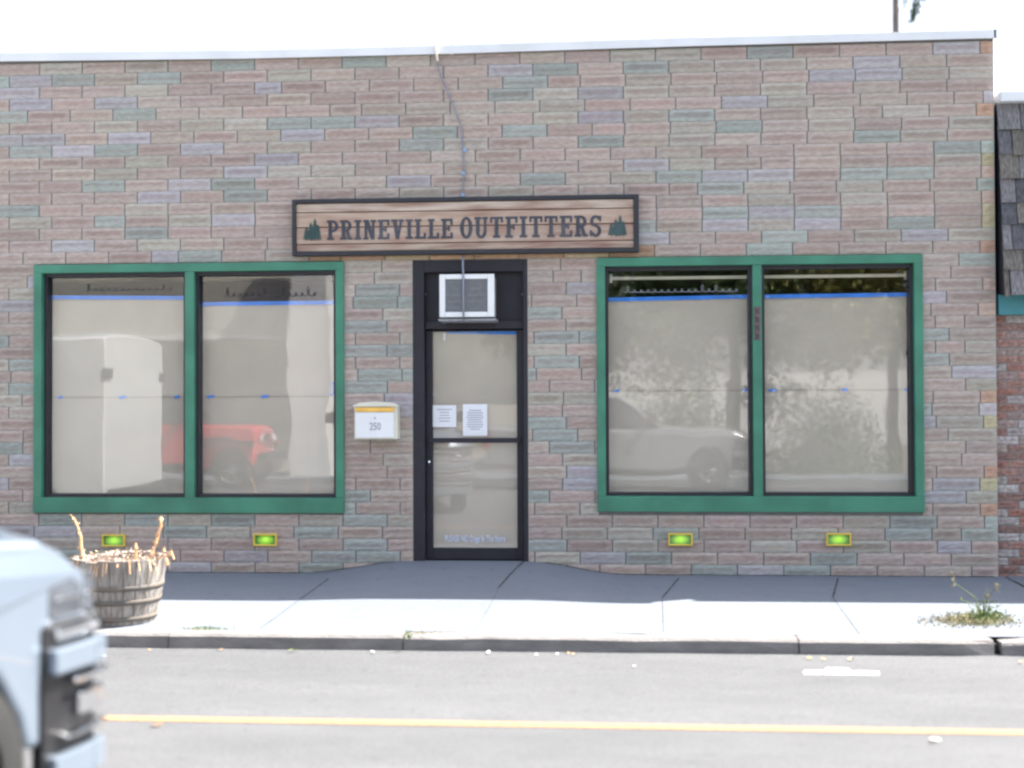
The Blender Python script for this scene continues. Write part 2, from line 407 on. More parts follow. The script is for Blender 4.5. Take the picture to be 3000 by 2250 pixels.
# coping in lapped lengths
g = MB()
cps = [(-9.5,4.905),(-5.677,4.897),(-3.36,4.868),(-1.35,4.868),(.9,4.886),(3.56,4.894)]
for i, ((xa, za), (xb, zb)) in enumerate(zip(cps, cps[1:])):
    o_ = .002*(i % 2)
    for (y0, y1, dz0, dz1) in ((-.045-o_, -.03-o_, -.076, 0), (-.03-o_, .25, -.012, 0)):
        g.hexa([(xa,y0,za+dz0),(xb,y0,zb+dz0),(xb,y1,zb+dz0),(xa,y1,za+dz0)], [(xa,y0,za+dz1+o_),(xb,y0,zb+dz1+o_),(xb,y1,zb+dz1+o_),(xa,y1,za+dz1+o_)])
g.box(3.545,3.575,-.045,.25,4.81,4.896); g.box(-1.35-.02,-1.35+.02,-.05,.2,4.79,4.875)
g.build('coping', M['coping'], shop, T=Tb)
g = MB(); tx, tz = W(1446,125); g.tube([(tx,.05,4.86),(tx,.05,4.93)], .03, 10); g.build('vent_cap', M['coping'], shop, T=Tb)

# windows
panes = {}
def window(box, pxp, mull, label):
    x0, x1, a, b = box
    g = MB(); fw = .076; fb = .142; ft = .078
    y0, y1 = -.04, .06
    g.box(x0,x0+fw,y0,y1,a+fb,b-ft); g.box(x1-fw,x1,y0,y1,a+fb,b-ft)
    g.box(x0,x1,y0,y1,b-ft,b); g.box(x0,x1,y0-.006,y1,a,a+fb)
    m0, m1 = mull; g.box(m0,m1,y0+.004,y1,a+fb,b-ft)
    fr = g.build('window', M['green'], shop, bevel=.004, T=Tb)
    if label: fr['label'] = label
    g = MB()
    for (s0, s1) in ((x0+fw,m0),(m1,x1-fw)):
        sb, st = a+fb, b-ft; w = .03
        g.box(s0,s0+w,.02,.13,sb,st); g.box(s1-w,s1,.02,.13,sb,st); g.box(s0+w,s1-w,.02,.13,st-w*1.1,st); g.box(s0+w,s1-w,.02,.13,sb,sb+w)
        panes[(round(s0,2))] = (s0+w, s1-w, sb+w, st-w*1.1)
    g.build('window_sash', M['sash'], fr, T=Tb)
    for (s0, s1) in ((x0+fw,m0),(m1,x1-fw)):
        g = MB(); g.box(s0+.026,s1-.026,.078,.083,a+fb+.026,b-ft-.028); g.build('pane', M['glass'], fr, T=Tb)
    return fr
mL = (W(545,1100)[0], W(572,1100)[0]); mR = (W(2205,1100)[0], W(2232,1100)[0])
wl = window(LW, None, mL, 'green window frame left of the mailbox')
wr = window(RW, None, mR, 'green window frame right of the door')
# scribbled lettering on the left panes, near the top
def scribble(x0, x1, z0, n, hh, parent, m, r=.004):
    g = MB(); pts = []; k = n//2; amp = [R.choice([.35,.4,.45,1.0,.4]) for _ in range(k+1)]; amp[0] = 1
    for i in range(k*12):
        t = i/12; j = int(t); am = amp[j]; w = (x1-x0)/k
        pts.append((x0+w*t+w*.38*math.sin(2*math.pi*t), .074, z0+hh*am*(.5-.5*math.cos(2*math.pi*t))))
    g.tube(pts, r, 5); g.build('pane_lettering', m, parent, T=Tb)
a = W(240,850); b = W(500,850); scribble(a[0], b[0], a[1], 26, .055, wl, M['ink2'], .003)
a = W(650,868); b = W(925,868); scribble(a[0], b[0], a[1], 30, .085, wl, M['ink2'], .004)
a = W(1830,855); b = W(2170,855); scribble(a[0], b[0], a[1], 34, .06, wr, M['ink'], .003)

# door set
dx0, dx1, _, dz1 = DR; dz0 = .105
door = MB()
jl = W(1244,1200)[0]; jr = W(1534,1200)[0]; zh0 = W(1400,966)[1]; zh1 = W(1400,940)[1]; zt1 = W(1400,798)[1]
door.box(dx0,jl,-.012,.16,dz0,dz1); door.box(jr,dx1,-.012,.16,dz0,dz1); door.box(jl,jr,-.012,.16,zt1+.005,dz1); door.box(jl,jr,.03,.16,zh0+.01,zh1)
dr = door.build('door_frame', M['bronze'], shop, bevel=.004, T=Tb)
g = MB(); g.box(jl,jr,.07,.1,zh1,zt1+.005); g.build('transom_panel', M['bronze'], shop, T=Tb)
gx0, gz1 = W(1267,972,.08); gx1, gz0 = W(1516,1606,.08); zr0 = W(1400,1297,.08)[1]; zr1 = W(1400,1283,.08)[1]
g = MB(); g.box(jl+.004,gx0,.07,.12,dz0+.008,zh0); g.box(gx1,jr-.004,.07,.12,dz0+.008,zh0); g.box(gx0,gx1,.07,.12,dz0+.008,gz0); g.box(gx0,gx1,.07,.12,gz1,zh0)
lf = g.build('door', M['bronze'], shop, bevel=.003, T=Tb)
g = MB(); g.box(gx0-.03,gx1+.03,.035,.065,zr0,zr1); g.box(gx0-.03,gx0-.012,.06,.075,zr0,zr1); g.box(gx1+.012,gx1+.03,.06,.075,zr0,zr1)
g.build('push_bar', M['bronze'], lf, bevel=.003, T=Tb)
g = MB(); g.box(gx0-.01,gx1+.01,.094,.099,gz0-.01,gz1+.01); g.build('pane', M['glass'], lf, T=Tb)
lx, lz = W(1256,1354,.07); g = MB(); g.lathe([(.0,-.014),(.014,-.012),(.018,0)], (lx,.07,lz), 16, 'y'); g.build('lock', M['chrome'], lf, T=Tb)
for px in (1247,1530):
    g = MB(); hx, hz = W(px,862,.07); g.lathe([(0,-.006),(.006,-.004),(.007,0)], (hx,.07,hz), 8, 'y')
    g.build('screw_head', M['fins'], lf, T=Tb)
def text_mesh(s, size, ext=.001, sx=1.0, shear=0, bold=0):
    cu = bpy.data.curves.new('t', 'FONT'); cu.body = s; cu.size = size; cu.extrude = ext; cu.align_x = 'CENTER'; cu.align_y = 'CENTER'; cu.shear = shear
    cu.offset = bold; cu.resolution_u = 3
    o = bpy.data.objects.new('t', cu); COL.objects.link(o); bpy.context.view_layer.update()
    me = bpy.data.meshes.new_from_object(o.evaluated_get(bpy.context.evaluated_depsgraph_get()))
    bpy.data.objects.remove(o)
    for v in me.vertices: v.co = Vector((v.co.x*sx, -v.co.z, v.co.y))
    return me
def text(s, name, size, x, y, z, m, parent, sx=1.0, **k):
    me = text_mesh(s, size, sx=sx, **k)
    off = Vector((x,y,z))-parent_origin(parent)
    for v in me.vertices: v.co += off
    me.materials.append(m); return link(bpy.data.objects.new(name, me), parent)
def parent_origin(p):
    o = Vector((0,0,0))
    while p: o += p.location; p = p.parent
    return o
x, z = W(1392,1579,.09)
text('PLEASE NO Dogs In The Store', 'door_lettering', .085, x, .091, z, M['decal'], lf, sx=.52, bold=.0012)

# ------------------------------------------------------------ kraft paper in the windows
def papersheet(x0, x1, z0, z1, tapeL, tapeR, seam, bits, label, Y=.125, group='kraft paper covering the panes', lean=0):
    t = thing('paper_cover', ((x0+x1)/2, Y, z0), label, 'paper', group); T = rel(t)
    zt_ = lambda x: tapeL+(tapeR-tapeL)*(x-x0)/(x1-x0)
    for nm, lo, hi, yy in (('lower_sheet', lambda x: z0, lambda x: seam+.004, .0), ('upper_sheet', lambda x: seam-.012, zt_, .004)):
        g = MB(); nx, nz = 26, 18; vs = []
        ph = R.uniform(0,6)
        for j in range(nz+1):
            for i in range(nx+1):
                x = x0+(x1-x0)*i/nx
                if i == 0: x += abs(R.gauss(0,.004))
                if i == nx: x -= abs(R.gauss(0,.007))
                z = lo(x)+(hi(x)-lo(x))*j/nz
                vs.append((x, Y+yy+.003*math.sin(3*x+ph)+.002*math.sin(5*z+ph*2)+R.uniform(-.0008,.0008), z))
        g.add(vs, [(j*(nx+1)+i, j*(nx+1)+i+1, (j+1)*(nx+1)+i+1, (j+1)*(nx+1)+i) for j in range(nz) for i in range(nx)], 0, True)
        g.build(nm, M['paper'], t, T=T, recalc=False)
    g = MB(); g.box(x0,x1,Y-.0075,Y-.0065,seam-.004,seam+.002); g.build('seam', M['paper_seam'], t, T=T)
    g = MB(); h = .018; n = 12
    for i in range(n):
        xa = x0+(x1-x0)*i/n; xb = x0+(x1-x0)*(i+1)/n
        g.hexa([(xa,Y-.010,zt_(xa)-h),(xb,Y-.010,zt_(xb)-h),(xb,Y-.008,zt_(xb)-h),(xa,Y-.008,zt_(xa)-h)], [(xa,Y-.010,zt_(xa)+h),(xb,Y-.010,zt_(xb)+h),(xb,Y-.008,zt_(xb)+h),(xa,Y-.008,zt_(xa)+h)])
    g.build('tape_strip', M['tape'], t, T=T)
    for (px, w, dz) in bits:
        xx = W(px,1150,Y)[0]; g = MB(); c = [(-w,-.012),(w,-.008),(w,.014),(-w,.008)]
        xa = max(x0, xx-w); xb = min(x1, xx+w)
        g.prism([(xa,seam-.014),(xb,seam-.008),(xb,seam+.016),(xa,seam+.009)], Y-.012, Y-.0095); g.build('tape_piece', M['tape'], t, T=T)
    return t
def zt(px, py): return W(px,py,.12)[1]
pk = sorted(panes)
p1, p2, p3, p4 = [panes[k] for k in pk]
sL = zt(500,1163); sR = zt(2100,1144)
papersheet(p1[0]-.01,p1[1]+.01,p1[2]-.01,None,zt(160,871),zt(530,873),sL,[(178,.02,0),(360,.033,0),(520,.025,0)],'kraft paper taped inside the leftmost window pane')
papersheet(p2[0]-.01,p2[1]+.01,p2[2]-.01,None,zt(597,891),zt(977,886),sL,[(618,.035,0),(776,.035,0)],'kraft paper taped inside the pane next to the mailbox')
t3 = papersheet(p3[0]-.01,p3[1]+.01,p3[2]-.01,None,zt(1790,878),zt(2190,869),sR,[(1807,.024,0),(2182,.022,0)],'kraft paper in the pane just right of the door')
papersheet(p4[0]-.01,p4[1]+.01,p4[2]-.01,None,zt(2252,869),zt(2660,863),sR,[(2264,.036,0),(2474,.028,0),(2655,.02,0)],'kraft paper taped inside the rightmost window pane')
t = thing('paper_cover', ((gx0+gx1)/2,.115,gz0), 'kraft paper covering the glass of the dark entrance door', 'paper', 'kraft paper covering the panes'); T = rel(t)
g = MB(); nx, nz = 20, 40
g.add([(gx0-.01+(gx1-gx0+.02)*i/nx, .116+.003*math.sin(i*.5)+.002*math.sin(j*.4)+R.uniform(-.0008,.0008), gz0-.01+(gz1-gz0+.02)*j/nz) for j in range(nz+1) for i in range(nx+1)], [(j*(nx+1)+i, j*(nx+1)+i+1, (j+1)*(nx+1)+i+1, (j+1)*(nx+1)+i) for j in range(nz) for i in range(nx)], 0, True)
g.build('sheet', M['paper'], t, T=T)
g = MB(); xa = W(1310,975,.11)[0]; g.hexa([(xa,.107,gz1-.016),(gx1,.107,gz1-.03),(gx1,.109,gz1-.03),(xa,.109,gz1-.016)], [(xa,.107,gz1+.006),(gx1,.107,gz1+.006),(gx1,.109,gz1+.006),(xa,.109,gz1+.006)]); g.build('tape_strip', M['tape'], t, T=T)
xa, za = W(1302,985,.11); g = MB(); g.box(xa-.011,xa+.011,.105,.107,za-.04,za+.03); g.build('tape_tab', M['whitep'], t, T=T)
# vertical tape end at the pane next to the mailbox
o = bpy.data.objects['paper_cover.001']; xa, za = W(976,1140,.11); g = MB(); g.box(xa-.012,xa+.003,.113,.1145,za-.055,za+.07); g.box(xa-.032,xa,.1125,.1128,za-.062,za-.045); g.build('tape_piece', M['tape'], o, T=rel(o))
# notices on the door
def notice(px0, px1, py0, py1, n, label):
    x0, z1 = W(px0,py0,.09); x1, z0 = W(px1,py1,.09)
    t = thing('notice', ((x0+x1)/2,.088,z0), label, 'notice', 'paper notices on the door'); T = rel(t)
    g = MB(); g.hexa([(x0,.0880,z0),(x1,.0868,z0),(x1,.0878,z0),(x0,.0892,z0)], [(x0,.0880,z1),(x1,.0868,z1),(x1,.0878,z1),(x0,.0892,z1)]); g.build('sheet', M['whitep'], t, T=T)
    g = MB(); xc = (x0+x1)/2
    for i in range(n):
        w = (x1-x0)*R.uniform(.18,.36); zz = z1-(z1-z0)*(.2+.66*i/n); g.box(xc-w,xc+w,.0855,.0861,zz-.0035,zz+.0035)
    g.build('print', M['ink'], t, T=T)
notice(1268,1337,1187,1251,5,'smaller squarish white notice at the left edge of the door glass')
notice(1356,1428,1184,1277,9,'taller white notice sheet in the middle of the door glass')
# curtain rod inside the right windows
xa, za = W(1790,816,.2); xb, zb = W(2655,799,.2)
t = thing('curtain_rod', ((xa+xb)/2,.2,za), 'white curtain rod across the top of the right window', 'curtain rod'); T = rel(t)
g = MB(); g.box(xa,xb,.19,.215,za-.014,za+.014); g.build('rod', M['cream'], t, T=T)
for x_ in (xa, xb):
    g = MB(); g.box(x_-.012,x_+.012,.18,.24,za-.04,za+.04); g.build('bracket', M['white'], t, T=T)
# small worn plate on the right mullion
xa, z1 = W(2207,899); xb, z0 = W(2226,997)
t = thing('mullion_plate', ((xa+xb)/2,-.04,z0), 'narrow worn reddish strip fixed to the green mullion', 'plate'); T = rel(t)
g = MB(); g.box(xa,xb,-.042,-.036,z0,z1); g.build('backing', M['redpl'], t, T=T, bevel=.002)
for i in range(4):
    g = MB(); zc = z0+(z1-z0)*(i+.5)/4; g.box(xa+.012,xb-.012,-.047,-.042,zc-.025,zc+.022)
    g.build('tile', M['ink2'], t, T=T, bevel=.002)

# ------------------------------------------------------------ sign
sx0, sx1, sz0, sz1 = -2.86, .367, 2.944, 3.471
ys_ = -.11
k_ = (CD-.11)/CD
sx0, sx1 = sx0*k_, sx1*k_; sz0 = CH+(sz0-CH)*k_; sz1 = CH+(sz1-CH)*k_
sign = thing('shop_sign', ((sx0+sx1)/2,-.05,sz0), 'long wooden plank sign reading PRINEVILLE OUTFITTERS in a black frame', 'sign'); T = rel(sign)
g = MB(); fw = .036
g.box(sx0,sx0+fw,ys_,-.014,sz0,sz1); g.box(sx1-fw*1.3,sx1,ys_,-.014,sz0,sz1); g.box(sx0+fw,sx1-fw*1.3,ys_,-.014,sz1-fw,sz1); g.box(sx0+fw,sx1-fw*1.3,ys_,-.014,sz0,sz0+fw)
g.build('sign_frame', M['sash'], sign, T=T, bevel=.003)
def plankmat(i):
    cs = [((.25,.13,.10),(.50,.40,.31)),((.31,.17,.12),(.48,.38,.31)),((.33,.20,.14),(.53,.41,.32)),((.28,.16,.11),(.62,.52,.43))]
    c1, c2 = cs[i]; return mat('sign_plank', c1, .55, scale=2.6, stretch=(.8,1,7), col2=c2, bump=.15, bscale=6)
zi0, zi1 = sz0+fw, sz1-fw; H = zi1-zi0; ed = [0,.17,.48,.83,1]; ed = [0,.155,.5,.81,1]
for i in range(4):
    g = MB(); g.box(sx0+fw,sx1-fw*1.3,-.085-.001*i,-.02,zi0+H*ed[i]+.005,zi0+H*ed[i+1]-.004); g.build('plank', plankmat(i), sign, T=T, bevel=.004)
g = MB(); g.box(sx0+fw,sx1-fw*1.3,-.06,-.018,zi0,zi1); g.build('backboard', M['brown'], sign, T=T)
# slab letters
class Glyph:
    def __init__(s): s.q = []
    def r(s, x0, y0, x1, y1): s.q.append([(x0,y0),(x1,y0),(x1,y1),(x0,y1)]); return s
    def p(s, *pts): s.q.append(list(pts)); return s
    def arc(s, cx, cy, rx, ry, a0, a1, tx, ty, n=12):
        for i in range(n):
            a = rad(a0+(a1-a0)*i/n); b = rad(a0+(a1-a0)*(i+1)/n)
            s.q.append([(cx+rx*math.cos(a),cy+ry*math.sin(a)),(cx+rx*math.cos(b),cy+ry*math.sin(b)),(cx+(rx-tx)*math.cos(b),cy+(ry-ty)*math.sin(b)),(cx+(rx-tx)*math.cos(a),cy+(ry-ty)*math.sin(a))])
        return s
def glyph(c):
    g = Glyph(); t = .17; h = .11
    if c == 'I': return g.r(.09,0,.09+t,1).r(0,0,.35,h).r(0,1-h,.35,1), .35
    if c == 'L': return g.r(.08,0,.08+t,1).r(0,0,.56,h).r(0,1-h,.34,1).r(.45,h,.56,.3), .56
    if c in 'EF':
        g.r(.08,0,.08+t,1).r(0,1-h,.58,1).r(.25,.45,.44,.56).r(.47,.7,.58,1-h).r(.36,.37,.44,.64)
        if c == 'E': g.r(0,0,.58,h).r(.47,h,.58,.3)
        else: g.r(0,0,.36,h)
        return g, .58
    if c == 'T': return g.r(.22,0,.22+t,1).r(0,1-h,.61,1).r(.13,0,.48,h).r(0,.72,.1,1-h).r(.51,.72,.61,1-h), .61
    if c == 'N': return g.r(.07,0,.19,1).r(.44,0,.56,1).p((.07,1),(.27,1),(.56,0),(.38,0)).r(0,0,.27,h).r(0,1-h,.14,1).r(.37,1-h,.63,1), .63
    if c == 'V': return g.p((.07,1),(.26,1),(.40,0),(.23,0)).p((.45,1),(.57,1),(.38,0),(.28,0)).r(0,1-h,.31,1).r(.38,1-h,.63,1), .63
    if c == 'U': return g.r(.07,.28,.07+t,1).r(.44,.28,.56,1).arc(.315,.29,.245,.31,180,360,.15,.13).r(0,1-h,.31,1).r(.37,1-h,.63,1), .63
    if c == 'O': return g.arc(.29,.5,.29,.52,0,360,t,.12,28), .58
    if c == 'P': return g.r(.08,0,.08+t,1).r(0,0,.36,h).r(0,1-h,.3,1).r(.25,.4,.31,.4+h).arc(.30,.70,.27,.30,-90,90,.16,.12), .57
    if c == 'R': return g.r(.08,0,.08+t,1).r(0,0,.33,h).r(0,1-h,.3,1).r(.25,.43,.31,.43+h).arc(.30,.715,.27,.285,-90,90,.16,.12).p((.28,.45),(.43,.45),(.55,.05),(.40,0)).r(.42,0,.63,h), .62
    if c == 'S': return g.arc(.27,.735,.26,.27,20,270,.15,.12,16).arc(.27,.27,.26,.29,-160,90,.16,.12,16).r(.43,.72,.53,.98).r(0,.02,.1,.3), .54
def word(s, x0, x1, zb, zt_, name, y=-.092):
    gl = [glyph(c) for c in s]; sp = .1; tot = sum(w for _, w in gl)+sp*(len(s)-1)
    k = (x1-x0)/tot; g = MB(); x = x0; n = 0
    for q, w in gl:
        for poly in q.q:
            n = (n+1) % 40; yy = y-.00006*n
            pts = [(x+px*k, zb+py*(zt_-zb)) for px, py in poly]
            g.prism(pts, yy, yy+.006)
        x += (w+sp)*k
    return g.build(name, M['signink'], sign, T=T)
M['signink'] = mat('sign_ink', (.035,.038,.05), .7, scale=3, stretch=(1.2,1,1), col2=(.075,.08,.10))
M['signtree'] = mat('sign_tree_green', (.018,.05,.045), .7, scale=6, col2=(.05,.09,.09))
def SP(px, py): return W(px,py,-.09)
a = SP(958,703); b = SP(1326,640); word('PRINEVILLE', a[0], b[0], a[1], b[1]-.002, 'lettering')
a = SP(1348,698); b = SP(1762,630); word('OUTFITTERS', a[0], b[0], a[1], b[1]-.002, 'lettering')
def emblem(cx, py0, py1):
    cx_, zb = SP(cx,py1); _, zt_ = SP(cx,py0); g = MB(); H = zt_-zb; n = 0
    for dx, h, w in ((-.052,.62,.036),(-.012,.82,.04),(.028,1.0,.042),(.058,.72,.034),(.004,.6,.05)):
        for k in range(5):
            n += 1; z0 = zb+.012+H*h*(k/5)*.95; z1 = min(zb+H*h, z0+H*h*.34); ww = w*(1-.17*k)
            g.prism([(cx_+dx-ww,z0),(cx_+dx+ww,z0),(cx_+dx,z1)], -.092-.0001*n, -.087)
        g.box(cx_+dx-.005,cx_+dx+.005,-.0915,-.087,zb,zb+.02)
    g.build('tree_emblem', M['signtree'], sign, T=T)
emblem(914,640,705); emblem(1808,630,692)

# ------------------------------------------------------------ air conditioner
Ya = -.28
ax0, az1 = W(1287,804,Ya); ax1, az0 = W(1448,928,Ya)
ac = thing('air_conditioner', ((ax0+ax1)/2,.07,az0), 'boxy white-fronted air conditioner mounted over the entrance door', 'air conditioner'); T = rel(ac)
g = MB(); g.box(ax0+.012,ax1-.012,Ya+.03,.069,az0+.012,az1-.01); g.build('casing', M['accase'], ac, T=T, bevel=.005)
g = MB(); w = .052; g.box(ax0,ax0+w,Ya,Ya+.045,az0,az1); g.box(ax1-w*1.15,ax1,Ya,Ya+.045,az0,az1); g.box(ax0+w,ax1-w*1.15,Ya,Ya+.045,az1-w*.85,az1); g.box(ax0+w,ax1-w*1.15,Ya,Ya+.045,az0,az0+w*.9)
g.build('front_bezel', M['white'], ac, T=T, bevel=.006)
g = MB(); n = 42
for i in range(n): x_ = ax0+w+(ax1-ax0-2.15*w)*(i+.5)/n; g.box(x_-.0022,x_+.0022,Ya+.012,Ya+.03,az0+w*.9,az1-w*.85)
for i in range(5): z_ = az0+w+(az1-az0-1.8*w)*(i+.5)/5; g.box(ax0+w,ax1-w*1.15,Ya+.010,Ya+.0118,z_-.002,z_+.002)
g.build('grille', M['fins'], ac, T=T)
g = MB(); g.box(ax0-.012,ax1+.012,-.26,.069,az0-.034,az0-.012); g.build('shelf', M['fins'], ac, T=T, bevel=.003)

# ------------------------------------------------------------ cable
cb = thing('cable', (W(1355,560)[0],-.02,3.5), 'thin grey cable running from the roof edge down past the sign', 'cable'); T = rel(cb)
def cp(px, py, Y): x, z = W(px,py,Y); return (x,Y,z)
path = [cp(1275,140,-.06), cp(1283,190,-.035), cp(1292,225,-.03), cp(1318,285,-.03), cp(1338,335,-.03), cp(1352,375,-.028), cp(1356,430,-.028), cp(1359,500,-.028), cp(1356,574,-.028)]
g = MB(); g.tube(path, .0065, 6)
p2_ = [cp(1357,600,-.115), cp(1357,755,-.118), cp(1356,790,-.2), cp(1357,806,-.292), cp(1358,930,-.292), cp(1358,938,-.26)]
g.tube([cp(1356,574,-.028), cp(1356,590,-.035)], .009, 6); g.tube([cp(1357,745,-.04), cp(1356,780,-.2), cp(1357,803,-.292), cp(1358,930,-.292), cp(1358,938,-.26)], .009, 6)
g.build('cord', M['cable'], cb, T=T)
g = MB(); g.tube([cp(1275,128,-.065), cp(1278,150,-.065), cp(1282,178,-.055)], .012, 8); g.build('clip', M['rodclip'], cb, T=T)
for px, py in ((1361,440),(1357,508),(1356,572)):
    x_, z_ = W(px,py,-.03); g = MB(); g.box(x_-.014,x_+.014,-.042,-.016,z_-.014,z_+.014); g.build('clip', M['clip'], cb, T=T, bevel=.004)
g = MB(); x_, z_ = W(1357,640,-.03)

# ------------------------------------------------------------ mailbox
Ym = -.17
mx0, mz1 = W(1037,1190,Ym); mx1, mz0 = W(1164,1287,Ym)
mb = thing('mailbox', ((mx0+mx1)/2,-.013,mz0), 'cream wall mailbox numbered 250 between window and door', 'mailbox'); T = rel(mb)
g = MB(); g.box(mx0,mx1,Ym+.01,-.014,mz0,mz1); g.build('body', M['cream'], mb, T=T, bevel=.006)
g = MB(); g.prism([(mx0-.012,mz1-.004),(mx1+.012,mz1-.004),(mx1+.012,mz1+.006),(mx1-.05,mz1+.03),((mx0+mx1)/2,mz1+.042),(mx0+.05,mz1+.03),(mx0-.012,mz1+.006)], Ym-.012, -.014); g.build('lid', M['cream'], mb, T=T, bevel=.004)
g = MB(); g.box(mx0+.012,mx1-.03,Ym-.004,Ym+.01,mz1-.052,mz1-.012); g.build('slot_flap', M['amber'], mb, T=T, bevel=.003)
g = MB(); g.box(mx0+.014,mx1-.032,Ym-.003,Ym+.01,mz0+.014,mz1-.058); g.build('front_door', M['white'], mb, T=T, bevel=.003)
text('250', 'house_number', .098, (mx0+mx1)/2-.004, Ym-.006, mz0+.115, M['ink'], mb, sx=.72)
g = MB(); xm, zm = (mx0+mx1)/2-.006, mz0+.195; g.prism([(xm-.008,zm),(xm,zm-.012),(xm+.008,zm),(xm,zm+.012)], Ym-.006, Ym-.003); g.build('keyhole', M['ink'], mb, T=T)

# ------------------------------------------------------------ glass step lights
proto = None
labs = ['yellow-framed green light in the brick behind the barrel planter','yellow-framed green light below the pane next to the mailbox','yellow-framed green light below the pane nearest the door on its right','yellow-framed green light low in the wall below the rightmost pane']
def glow_glass():
    m = mat('backlit_green_glass', (.04,.22,.05), .15, scale=14, col2=(.12,.36,.06), coat=1)
    nt = m.node_tree; N = nt.nodes; L = nt.links; b = N['Principled BSDF']
    tc = N.new('ShaderNodeTexCoord'); mp = N.new('ShaderNodeMapping'); mp.inputs['Scale'].default_value = (11,1,20); L.new(tc.outputs['Object'], mp.inputs[0])
    gr = N.new('ShaderNodeTexGradient'); gr.gradient_type = 'SPHERICAL'; L.new(mp.outputs[0], gr.inputs[0])
    mm = N.new('ShaderNodeMath'); mm.operation = 'MULTIPLY'; mm.inputs[1].default_value = .34; L.new(gr.outputs['Fac'], mm.inputs[0])
    b.inputs['Emission Color'].default_value = (.45,.8,.04,1); L.new(mm.outputs[0], b.inputs['Emission Strength']); return m
M['grnglass'] = glow_glass() or mat('green_glass', (.04,.22,.05), .15, scale=14, col2=(.16,.42,.06), coat=1)
M['lamp'] = mat('lit_green_lens', (.40,.7,.1), .3, emit=(.32,.72,.03), es=.2)
M['brass'] = mat('yellow_brass', (.75,.55,.08), .4, var=.1)
for i, (px, py) in enumerate(((334,1583),(778,1581),(1993,1580),(2456,1580))):
    x_, z_ = W(px,py,-.02); t = thing('wall_light', (x_,-.014,z_), labs[i], 'wall light', 'green glass lights under the windows')
    g = MB(); hw, hh = .11, .056; b = .014
    g.box(-hw,-hw+b,-.034,.0,-hh,hh); g.box(hw-b,hw,-.034,.0,-hh,hh); g.box(-hw+b,hw-b,-.034,.0,hh-b,hh); g.box(-hw+b,hw-b,-.034,.0,-hh,-hh+b); g.build('frame', M['brass'], t, bevel=.003)
    g = MB(); g.box(-hw+b,hw-b,-.008,.0,-hh+b,hh-b); g.build('glass', M['grnglass'], t)
    g = MB(); g.lathe([(0,-.016),(.012,-.015),(.02,-.012),(.024,-.0075)], (0,0,0), 20, 'y'); o = g.build('lens', M['lamp'], t)
    for v in o.data.vertices: v.co.z *= .9

# ------------------------------------------------------------ neighbour building
NX0, NX1 = 3.57, 13.0
nb = thing('neighbour_building', (8,.1,0), 'adjoining building with dark wood shingle mansard over old red brick', 'building'); T = rel(nb)
zc1 = W(2960,274)[1]; zc0 = W(2960,310)[1]; zs0 = W(2960,862)[1]; zt0 = W(2960,922)[1]
g = MB(); g.box(NX0,NX1,.16,12,-.3,zc0+.02); g.build('wall_core', M['mortar'], nb, T=T)
g = MB(); g.box(NX0+.01,NX1,-.10,12,zc0+.02,zc1); g.build('coping', M['coping'], nb, T=T, bevel=.006)
g = MB(); g.box(NX0,NX1,-.02,.16,zt0,zs0); g.build('teal_band', M['teal'], nb, T=T)
sv=[]; sf=[]; sc=[]
rows = 8; Hs = zc0-zs0
for r_ in range(rows):
    za = zs0+Hs*r_/rows-.02; zb = zs0+Hs*(r_+1)/rows+.03
    x_ = NX0-.01+(.07 if r_ % 2 else 0)-.08
    while x_ < NX1:
        w = R.uniform(.14,.24); x2 = min(x_+w, NX1); xa = max(x_, NX0-.0)
        if x2-xa > .02:
            yb = -.20+.02*r_+R.uniform(-.008,.008); yt = yb+.05; dz = R.uniform(-.02,.015)
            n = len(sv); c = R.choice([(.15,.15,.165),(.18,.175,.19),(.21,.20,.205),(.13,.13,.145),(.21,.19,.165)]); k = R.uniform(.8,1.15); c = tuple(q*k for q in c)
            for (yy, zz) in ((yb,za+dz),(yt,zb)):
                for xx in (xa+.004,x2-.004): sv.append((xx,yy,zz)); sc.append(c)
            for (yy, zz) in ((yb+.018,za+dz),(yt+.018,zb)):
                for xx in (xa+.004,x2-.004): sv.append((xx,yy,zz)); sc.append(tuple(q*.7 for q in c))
            sf += [(n,n+1,n+3,n+2),(n+4,n+6,n+7,n+5),(n,n+4,n+5,n+1),(n+2,n+3,n+7,n+6),(n,n+2,n+6,n+4),(n+1,n+5,n+7,n+3)]
        x_ = x2
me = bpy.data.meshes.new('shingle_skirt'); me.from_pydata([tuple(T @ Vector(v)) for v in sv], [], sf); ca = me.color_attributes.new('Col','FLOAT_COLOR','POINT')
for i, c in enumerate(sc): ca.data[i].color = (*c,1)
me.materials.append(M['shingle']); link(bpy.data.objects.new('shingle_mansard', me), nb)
g = MB(); g.hexa([(NX0+.01,-.15,zs0-.01),(NX1,-.15,zs0-.01),(NX1,.16,zs0-.01),(NX0+.01,.16,zs0-.01)], [(NX0+.01,.02,zc0+.01),(NX1,.02,zc0+.01),(NX1,.16,zc0+.01),(NX0+.01,.16,zc0+.01)]); g.build('mansard_backing', M['sash'], nb, T=T)
bv=[]; bf=[]; bc=[]
z = zt0; r_ = 0
while z > -.1:
    x_ = NX0+(.1 if r_ % 2 else 0)-.1
    while x_ < NX1:
        a_, b_ = max(NX0+.002, x_+.006), min(NX1, x_+.2-.006); x_ += .2
        if b_-a_ < .03: continue
        c = R.choice([(.42,.21,.165),(.46,.27,.22),(.36,.2,.165),(.55,.50,.48),(.48,.43,.41),(.42,.32,.29),(.34,.21,.18)])
        brick(a_, b_, z-.063, z, c, proud=-.07 if False else .012)
    z -= .073; r_ += 1
bv = [(x,y+.11,z) for x,y,z in bv]
